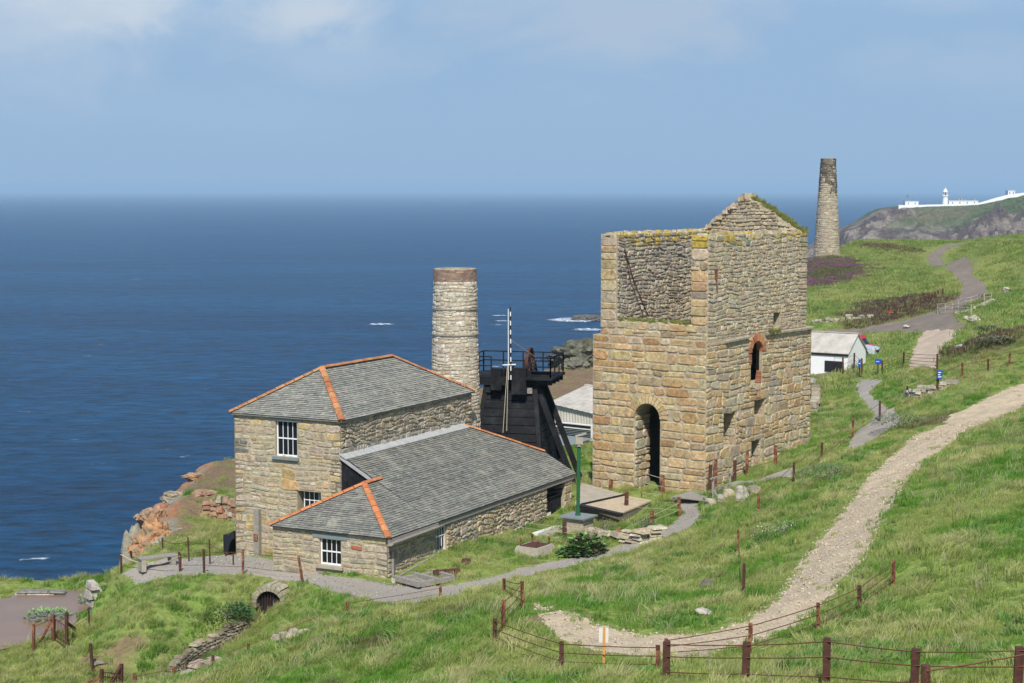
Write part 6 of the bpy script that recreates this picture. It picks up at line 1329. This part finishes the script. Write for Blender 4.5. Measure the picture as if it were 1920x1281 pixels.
# black wheel guard and box against the left gable
F = Frame(27.1, HF(2.4, -10.35, -1.15)); e = empty('wheel_guard', HF(3.9, -10.1, -1.15), 'black curved wheel guard with a square box against the left wall of the house', 'machine')
b = MB(); n = 14; Fg = Frame(27.1, HF(3.9, -9.93, -1.15))
pt = lambda y, t, k: Fg(y, .52 * k * math.cos(t), 1.55 * k * math.sin(t))
for i in range(n):
    t0, t1 = math.pi * .5 * (1 + i / n), math.pi * .5 * (1 + (i + 1) / n)
    for y0, y1, k0 in ((-.45, -.38, .78), (.1, .17, .78), (-.38, .1, .93)): b.hexa([pt(y0, t0, 1), pt(y0, t1, 1), pt(y1, t1, 1), pt(y1, t0, 1), pt(y0, t0, k0), pt(y0, t1, k0), pt(y1, t1, k0), pt(y1, t0, k0)])
b.build('curved_guard', M['blackiron'], e)
b = MB(); b.box(Fg, -.1, .5, -.85, -.40, -.2, 1.25); b.build('box', M['blackiron'], e)
# timbers beside the right wall
b = MB(); b.beam(HF(.35, .35, .0), HF(3.4, .22, .22), .09, .30); tag(b.build('timber_kerb', M['greywood'], origin=HF(.35, .35, 0)), 'long grey timber board leaning along the foot of the house side wall', 'timber')
F = Frame(60, V3(drop(790, 1092)) + Vector((0, 0, .05))); e = empty('timber_frame', F(0, 0, 0), 'broken grey timber framing lying on the grass beside the house', 'timber')
for i, (a0, b0, a1, b1, h) in enumerate([(-.9, -.55, -.55, .95, .12), (.0, -.7, .35, .8, .12), (.85, -.8, 1.1, .5, .12), (-.7, -.4, 1.0, -.6, .06), (-.6, .75, 1.2, .45, .06)]): b = MB(); b.beam(F(a0, b0, h), F(a1, b1, h), .16, .20); b.build('beam', M['greywood'], e)
b = MB(); n = 7
for k in range(n): b.box(F, -.6 + k * .24, -.40 + k * .24, -.5, .6, .0, .06)
b.build('boards', M['greywood'], e)
q = V3(drop(840, 1080)); b = MB(); b.tube([q + Vector((-.55, -.15, .12)), q + Vector((.45, .25, .12))], .13, 8); 
for k in (-.45, -.1, .25): b.tube([q + Vector((k, -.12 + .1 * k, .12)), q + Vector((k + .08, -.10 + .1 * k, .12))], .17, 8)
tag(b.build('rusty_roller', M['rustdark'], origin=q), 'dark red rusty ribbed roller lying in the grass beside the timbers', 'scrap iron')
q = V3(drop(874, 1060)); b = MB(); b.lathe(q, [(.05, -.1), (.17, -.1), (.2, .1), (.17, .25), (.05, .28)], 10); tag(b.build('rusty_drum', M['rustdark'], origin=q), 'small round rusty drum standing alone in the grass', 'scrap iron')
# concrete plinth with holding down bolts
F = Frame(33, V3(drop(985, 1042)) + Vector((0, 0, 0))); e = empty('machine_plinth', F(0, 0, 0), 'squat stone machine plinth with four rusty bolts on the grass', 'plinth')
b = MB(); w1, w2 = .68, .52
b.hexa([F(0, -w1, -.2), F(0, w1, -.2), F(1.5, w1, -.2), F(1.5, -w1, -.2), F(.12, -w2, .30), F(.12, w2, .30), F(1.38, w2, .30), F(1.38, -w2, .30)]); b.build('base', M['concrete'], e)
b = MB(); b.box(F, .22, 1.28, -w2 + .1, w2 - .1, .30, .315); b.build('top_plate', M['rustdark'], e)
for a, c in ((.3, -.42), (.3, .42), (1.2, -.42), (1.2, .42)): b = MB(); b.tube([F(a, c, .28), F(a, c, .58)], .035, 7); b.tube([F(a, c, .56), F(a, c, .63)], .08, 6); b.build('bolt', M['rust'], e)
# wooden box with a tall green vent pipe
F = Frame(33, V3(drop(1082, 1000)) + Vector((0, 0, -.05))); e = empty('pump_box', F(0, 0, 0), 'slatted wooden box with a grey lid carrying a tall green pipe', 'box')
b = MB()
for k in range(6): z0 = k * .125; b.box(F, -.35, .55, -.52, .52, z0, z0 + .115)
b.build('slatted_side', mat('new_boards', (.42, .36, .26), var=.3, scale=8, bump=.3), e)
b = MB(); b.box(F, -.5, .7, -.66, .66, .76, .83); b.build('lid', M['greypaint'], e)
q = F(.1, -.02, .83); b = MB(); b.tube([q, q + Vector((.04, 0, 3.15))], .085, 10); b.tube([q + Vector((0, 0, .0)), q + Vector((0, 0, .1))], .13, 10); pp = b.build('pipe', M['green'], e)
b = MB(); b.tube([q + Vector((.04, 0, 3.10)), q + Vector((.04, 0, 3.2))], .15, 10); t = q + Vector((.04, 0, 3.2)); b.box(lambda x, y, z: t + Vector((x, y, z)), -.17, .17, -.17, .17, 0, .32); b.beam(t + Vector((-.16, 0, .34)), t + Vector((.32, 0, .48)), .3, .05); b.build('cowl', M['concrete'], pp)
# covered pit: gravel deck with dark kerbs in front of the doorway
b = MB(); A_ = [V3(drop(*p)) for p in ((1092,941), (1180,955), (1230,935), (1160,922))]; zz = max(a.z for a in A_) + .10
def deck(name, quad_, z, m, label, cat='slab', th=.16):
    b = MB(); P = [Vector((p.x, p.y, 0)) for p in quad_]; b.hexa([p + Vector((0, 0, z - .07)) for p in P] + [p + Vector((0, 0, z)) for p in P]); e = empty(name, P[0] + Vector((0, 0, z)), label, cat); b.build('top', m, e); cc = sum(P, Vector()) / len(P); b = MB(); Q = [cc + (p - cc) * .97 for p in P]; b.hexa([p + Vector((0, 0, z - .6)) for p in Q] + [p + Vector((0, 0, z - .072)) for p in Q]); b.build('skirt', M['mortar_dark'], e); return e
deck('concrete_deck', [at_z(1078, 945, Z0), at_z(1090, 905, Z0), at_z(1170, 927, Z0), at_z(1092, 948, Z0)], Z0, M['concrete'], 'brown concrete apron left of the gravel pit before the ruin')
deck('gravel_deck', [at_z(1090, 947, Z0 + .03), at_z(1172, 929, Z0 + .03), at_z(1222, 938, Z0 + .03), at_z(1165, 962, Z0 + .03)], Z0 + .03, M['gravelpath'], 'pale gravel covered pit top before the arched doorway')
b = MB(); b.beam(at_z(1088, 949, Z0 + .02), at_z(1164, 966, Z0 + .02), .28, .16); tag(b.build('dark_kerb', M['blackiron'], origin=at_z(1088, 950, Z0)), 'dark iron kerb along the near edge of the gravel pit', 'kerb')
b = MB(); b.beam(at_z(1172, 928, Z0 + .06), at_z(1090, 946, Z0 + .06), .09, .09); tag(b.build('dark_rail', M['blackwood'], origin=at_z(1172, 928, Z0)), 'thin dark timber dividing the apron from the gravel pit', 'kerb')
zc = V3(drop(1000, 1003)).z; b = MB(); P = [V3(drop(*p)) for p in ((1003,1005), (1045,991), (1178,1013), (1205,1022))]
for a, c in zip(P[:-1], P[1:]): b.beam(a + Vector((0, 0, .02)), c + Vector((0, 0, .02)), .28, .2)
tag(b.build('concrete_kerb', M['offwhite'], origin=P[0]), 'pale concrete kerb running from the house door past the wooden box', 'kerb')
q = [V3(drop(*p)) for p in ((1008,1006), (1045,993), (1080,1002), (1052,1012))]; deck('door_slab', q, max(p.z for p in q) - .02, M['concrete'], 'flat concrete slab outside the end door of the house')
# wooden footbridge
F = Frame(36, V3(drop(1318, 936)) + Vector((0, 0, .12))); e = empty('footbridge', F(0, 0, 0), 'small plank footbridge with one handrail at the corner of the ruin', 'footbridge')
b = MB()
for k in range(11): b.box(F, -.9 + k * .19, -.73 + k * .19, -1.15, .75, -.05, 0)
b.build('deck', M['greywood'], e)
b = MB(); b.box(F, -.95, 1.25, .70, .80, -.12, -.052); b.box(F, -.95, 1.25, -1.2, -1.1, -.12, -.052); b.build('bearer', M['greywood'], e)
for a in (-.5, 1.1): b = MB(); b.beam(F(a, .82, -.4), F(a, .82, 1.0), .10, .09, up=(.3, 1, 0)); b.build('post', M['greywood'], e)
b = MB(); b.beam(F(-.75, .82, 1.0), F(1.35, .82, 1.02), .11, .06); b.beam(F(-.5, .82, .5), F(1.1, .82, .5), .05, .05); b.beam(F(-.5, .84, .45), F(-.55, 1.25, -.1), .09, .07); b.build('handrail', M['greywood'], e)
# orange marker with a white board
q, h = spec((1132, 1203, None, 37.2)); e = empty('marker_post', q, 'slim orange marker post with a blank white board facing the path', 'sign')
b = MB(); b.beam(q - Vector((0, 0, .2)), q + Vector((.01, 0, .98)), .055, .05, up=(.1, 1, 0)); b.build('post', M['orange'], e)
b = MB(); b.box(lambda x, y, z: q + Vector((x, y, z)), -.105, .105, .032, .042, .62, .95); b.build('board', M['offwhite'], e)
# blue signs and a small red sign
def sign(px, pyt, pyb, w_, h_, zoff, m, label, lines=2, D=None, rot=0, post=False):
    q, _ = spec((px, pyt, pyb)) if D is None else spec((px, pyt, None, D)); F = Frame(rot, q); top = unp(px, pyt, q.y)[2] - q.z
    e = empty('sign', q, label, 'sign'); b = MB(); b.box(F, -.13, -.10, -w_ / 2, w_ / 2, top - h_, top); b.build('board', m, e); r = random.Random(int(px))
    b = MB()
    for k in range(lines):
        y = top - h_ * (k + 1) / (lines + 1); b.box(F, -.135, -.131, -w_ * .32, w_ * (r.uniform(.05, .34)), y - h_ * .05, y + h_ * .05)
    b.build('lettering', M['white'], e)
    b = MB(); b.beam(q + Vector((0, 0, -.2)), q + Vector((0, 0, top - .02)), .07, .07, up=(.1, 1, 0)); b.build('post', M['rustdark'], e)
sign(1759, 694, 734, .30, .48, 0, M['blue'], 'blue notice fixed to a post beside the stone walling', 3, rot=-15)
sign(1646, 673, 704, .42, .34, 0, M['blue'], 'small blue sign standing left of the concrete road fence', 1, rot=10)
sign(1611, 674, 705, .16, .55, 0, M['blue'], 'narrow blue leaflet board beside the gate near the white shed', 1, rot=10)
sign(1673, 583, 590, .95, .28, 0, M['red'], 'small red notice at the end of the dark post fence', 1)

# ------------------------------------------------------------------ cars behind the shed
def car(name, label, O, az, body, L_, W_, H_, prof, cab, cat):
    F = Frame(az, O); e = empty(name, O, label, cat)
    def prism(b, pr, y0, y1, inset=0, col=(.5,) * 3):
        n = len(pr); vs = []
        for y, s in ((y0, 1), (y0 + .08, 0), (y1 - .08, 0), (y1, 1)):
            cx = sum(p[0] for p in pr) / n; cz = sum(p[1] for p in pr) / n
            for x, z in pr: k = 1 - .04 * s; vs.append(F(cx + (x - cx) * k, y, cz + (z - cz) * k))
        fs = [(i * n + j, i * n + (j + 1) % n, (i + 1) * n + (j + 1) % n, (i + 1) * n + j) for i in range(3) for j in range(n)] + [tuple(range(n))[::-1], tuple(3 * n + j for j in range(n))]
        b.add(vs, fs)
    b = MB(); prism(b, prof, -W_ / 2, W_ / 2); bo = b.build('body', body, e, smooth=False)
    b = MB(); prism(b, cab[0], -W_ / 2 - .004 + .06, W_ / 2 + .004 - .06); b.build('cabin_glass', M['glass'], e)
    b = MB(); prism(b, cab[1], -W_ / 2 + .05, W_ / 2 - .05); b.build('roof', body, e)
    for a in (.8, L_ - .85):
        for y in (-W_ / 2 + .1, W_ / 2 - .1):
            b = MB(); c = F(a, y, .32); b.tube([c - F.v * .11, c + F.v * .11], .32, 18); wh = b.build('wheel', M['tyre'], e); b = MB(); b.tube([c - F.v * .12, c + F.v * .12], .18, 12); b.build('rim', M['greypaint'], wh)
    for y in (-W_ / 2 + .25, W_ / 2 - .25): b = MB(); b.box(F, -.03, .03, y - .16, y + .16, .62, .78); b.build('headlight', M['lead'], e)
    b = MB(); b.box(F, -.04, .02, -W_ / 2 + .45, W_ / 2 - .45, .42, .6); b.build('grille', M['blackiron'], e)
    return e
p = V3(unp(1645, 668, 135)); p.z = gz(p.x, p.y) - .1
car('silver_car', 'silver car parked with its bonnet showing past the white shed', p, -62, M['silver'], 4.2, 1.7, 1.45, [(0, .3), (4.2, .3), (4.2, .9), (3.3, .95), (1.2, .92), (.15, .78), (0, .62)], ([(1.1, .9), (3.6, .93), (3.2, 1.38), (1.8, 1.38)], [(1.75, 1.36), (3.25, 1.36), (3.1, 1.44), (1.95, 1.44)]), 'car')
p2 = V3(unp(1634, 662, 140)); p2.z = gz(p2.x, p2.y) - .15
car('red_van', 'bright red van parked behind the silver car', p2, -55, M['red'], 4.3, 1.75, 1.95, [(0, .3), (4.3, .3), (4.3, 1.25), (.9, 1.2), (.1, 1.1), (0, .7)], ([(.5, 1.15), (4.25, 1.2), (4.2, 1.65), (.9, 1.65)], [(.8, 1.62), (4.25, 1.62), (4.2, 1.9), (1.0, 1.9)]), 'van')

# ------------------------------------------------------------------ bushes and broad leaved plants
def bush(name, label, p, rx, h, n, leaf, cols, seed, group=None, cat='plant', rosette=False):
    r = random.Random(seed); p = V3(p); e = empty(name, p, label, cat, group); b = MB(); st = MB()
    for k in range(7 if not rosette else 5):
        a = r.uniform(0, 6.28); t = p + Vector((math.cos(a) * rx * .7 * r.random(), math.sin(a) * rx * .7 * r.random(), h * r.uniform(.55, .95))); st.tube([p + Vector((0, 0, -.05)), (p + t) / 2 + Vector((r.uniform(-.04, .04), r.uniform(-.04, .04), .03)), t], [.016, .011, .005], 4)
    for k in range(n):
        a = r.uniform(0, 6.28); d = math.sqrt(r.random()) * rx; z = h * r.random() ** .8 * (1 - .55 * (d / rx) ** 2)
        c = p + Vector((d * math.cos(a), d * math.sin(a), max(.03, z))); l = leaf * r.uniform(.6, 1.3); dv = Vector((math.cos(a) + r.uniform(-.6, .6), math.sin(a) + r.uniform(-.6, .6), r.uniform(-.1, .9))).normalized()
        s = dv.cross(Vector((r.uniform(-.3, .3), r.uniform(-.3, .3), 1))).normalized() * l * .32; b.add([c, c + dv * l * .5 + s, c + dv * l, c + dv * l * .5 - s], [(0, 1, 2, 3)], jit(r.choice(cols), r, .3))
    b.build('foliage', M['leaf'], e); st.build('stems', M['greywood'], e)
GR = [(.09, .21, .05), (.12, .26, .06), (.16, .30, .09)]; DK = [(.07, .13, .04), (.10, .15, .05), (.15, .12, .07)]
bush('dock_plant', 'large dark green dock plant with rusty seed heads beside the yard path', drop(1100, 1040), .75, .85, 520, .26, GR + DK + [(.13, .07, .04)], 401)
bush('dock_plant', 'low broad leaved dock sprawling left of the larger one', drop(1070, 1042), .55, .35, 200, .24, GR + [(.16, .25, .12)], 402)
bush('thorn_bush', 'dark twiggy bush over the pale wall end by the path', drop(1212, 1008), .5, .95, 800, .075, DK + [(.10, .12, .04)], 403)
bush('thorn_bush', 'brownish bush growing beside the wooden box', drop(1135, 1003), .6, .75, 700, .07, DK + [(.14, .09, .05)], 404)
bush('nettle_patch', 'dark green nettle patch above the gully wall', drop(425, 1165), 1.1, .5, 1500, .09, [(.04, .12, .03), (.05, .14, .035)], 405)
bush('nettle_patch', 'dense green weeds left of the gully mouth', drop(440, 1150), .6, .35, 600, .09, [(.045, .13, .03), (.06, .15, .035)], 406)
bush('umbel_clump', 'tall grey green weeds with white flower heads on the bank', drop(1470, 1010), 1.3, .6, 1500, .06, [(.10, .17, .05), (.14, .19, .08), (.75, .75, .68)] + [(.10, .16, .05)] * 8, 407)
bush('bramble_clump', 'grey green bramble clump on the bank by the upper fence', drop(1560, 900), 1.5, .7, 2200, .07, [(.09, .13, .05), (.12, .15, .08), (.07, .11, .04)], 408)
bush('bramble_clump', 'grey green bramble clump nearer the ash path', drop(1690, 800), 1.5, .7, 1800, .08, [(.10, .14, .06), (.13, .16, .09), (.07, .12, .04)], 409)
bush('pond_weed', 'pale green water plants standing in the muddy pond', (*at_z(88, 1158, POND_Z)[:2], POND_Z), .9, .35, 260, .16, [(.14, .26, .07), (.20, .32, .11)], 410)
bush('pond_weed', 'small tuft of pond plants near the stacked blocks', (*at_z(158, 1132, POND_Z)[:2], POND_Z), .25, .4, 60, .16, [(.12, .26, .07)], 411)
bush('gorse_bush', 'dark bush on the verge right of the concrete road', drop(1880, 645), 1.6, .5, 1200, .14, [(.07, .10, .035), (.11, .12, .06), (.14, .12, .07)], 412)
bush('gorse_bush', 'brown green scrub on the bank above the far path', drop(1858, 622), 1.2, .5, 900, .14, [(.11, .14, .045), (.15, .14, .07)], 413)
# ------------------------------------------------------------------ the air between here and the horizon
def build_haze():
    b = MB(); b.box(lambda a, c, h: (c, a, h), -1500, 70000, -70000, 70000, -10, 90); o = b.build('haze', None)
    o.data.materials.clear(); m = bpy.data.materials.new('haze'); m.use_nodes = True; t = m.node_tree; t.nodes.clear()
    ou = nd(t, 'ShaderNodeOutputMaterial'); v = nd(t, 'ShaderNodeVolumePrincipled', inp={'Density': 1 / 9000., 'Color': (0.53, 0.79, 1.0, 1), 'Anisotropy': 0.0})
    t.links.new(v.outputs[0], ou.inputs['Volume']); o.data.materials.append(m); tag(o, kind='stuff')
build_haze()
# groups for the things that come in numbers
GROUPS = {'wire_fence': 'rusty post and wire fences', 'rope_fence': 'rope and chain fences of the terrace', 'white_railing': 'pale railings at the road junction', 'mesh_gate': 'wire mesh gates at lower left',
          'boulder': 'loose boulders and pale stones', 'crag': 'rock outcrops of the cliffs', 'dry_stone_wall': 'low dry stone walls', 'tumbled_wall': 'tumbled walls on the far slope', 'sign': 'small coloured notices',
          'dock_plant': 'dock plants beside the yard path', 'thorn_bush': 'small bushes beside the yard', 'nettle_patch': 'weeds along the gully', 'bramble_clump': 'bramble clumps on the bank', 'pond_weed': 'water plants in the pond', 'gorse_bush': 'scrub by the concrete road'}
for o in bpy.data.objects:
    k = o.name.split('.')[0]
    if o.parent is None and k in GROUPS and 'category' in o: o['group'] = GROUPS[k]
for o in bpy.data.objects:
    if '_o' in o: del o['_o']
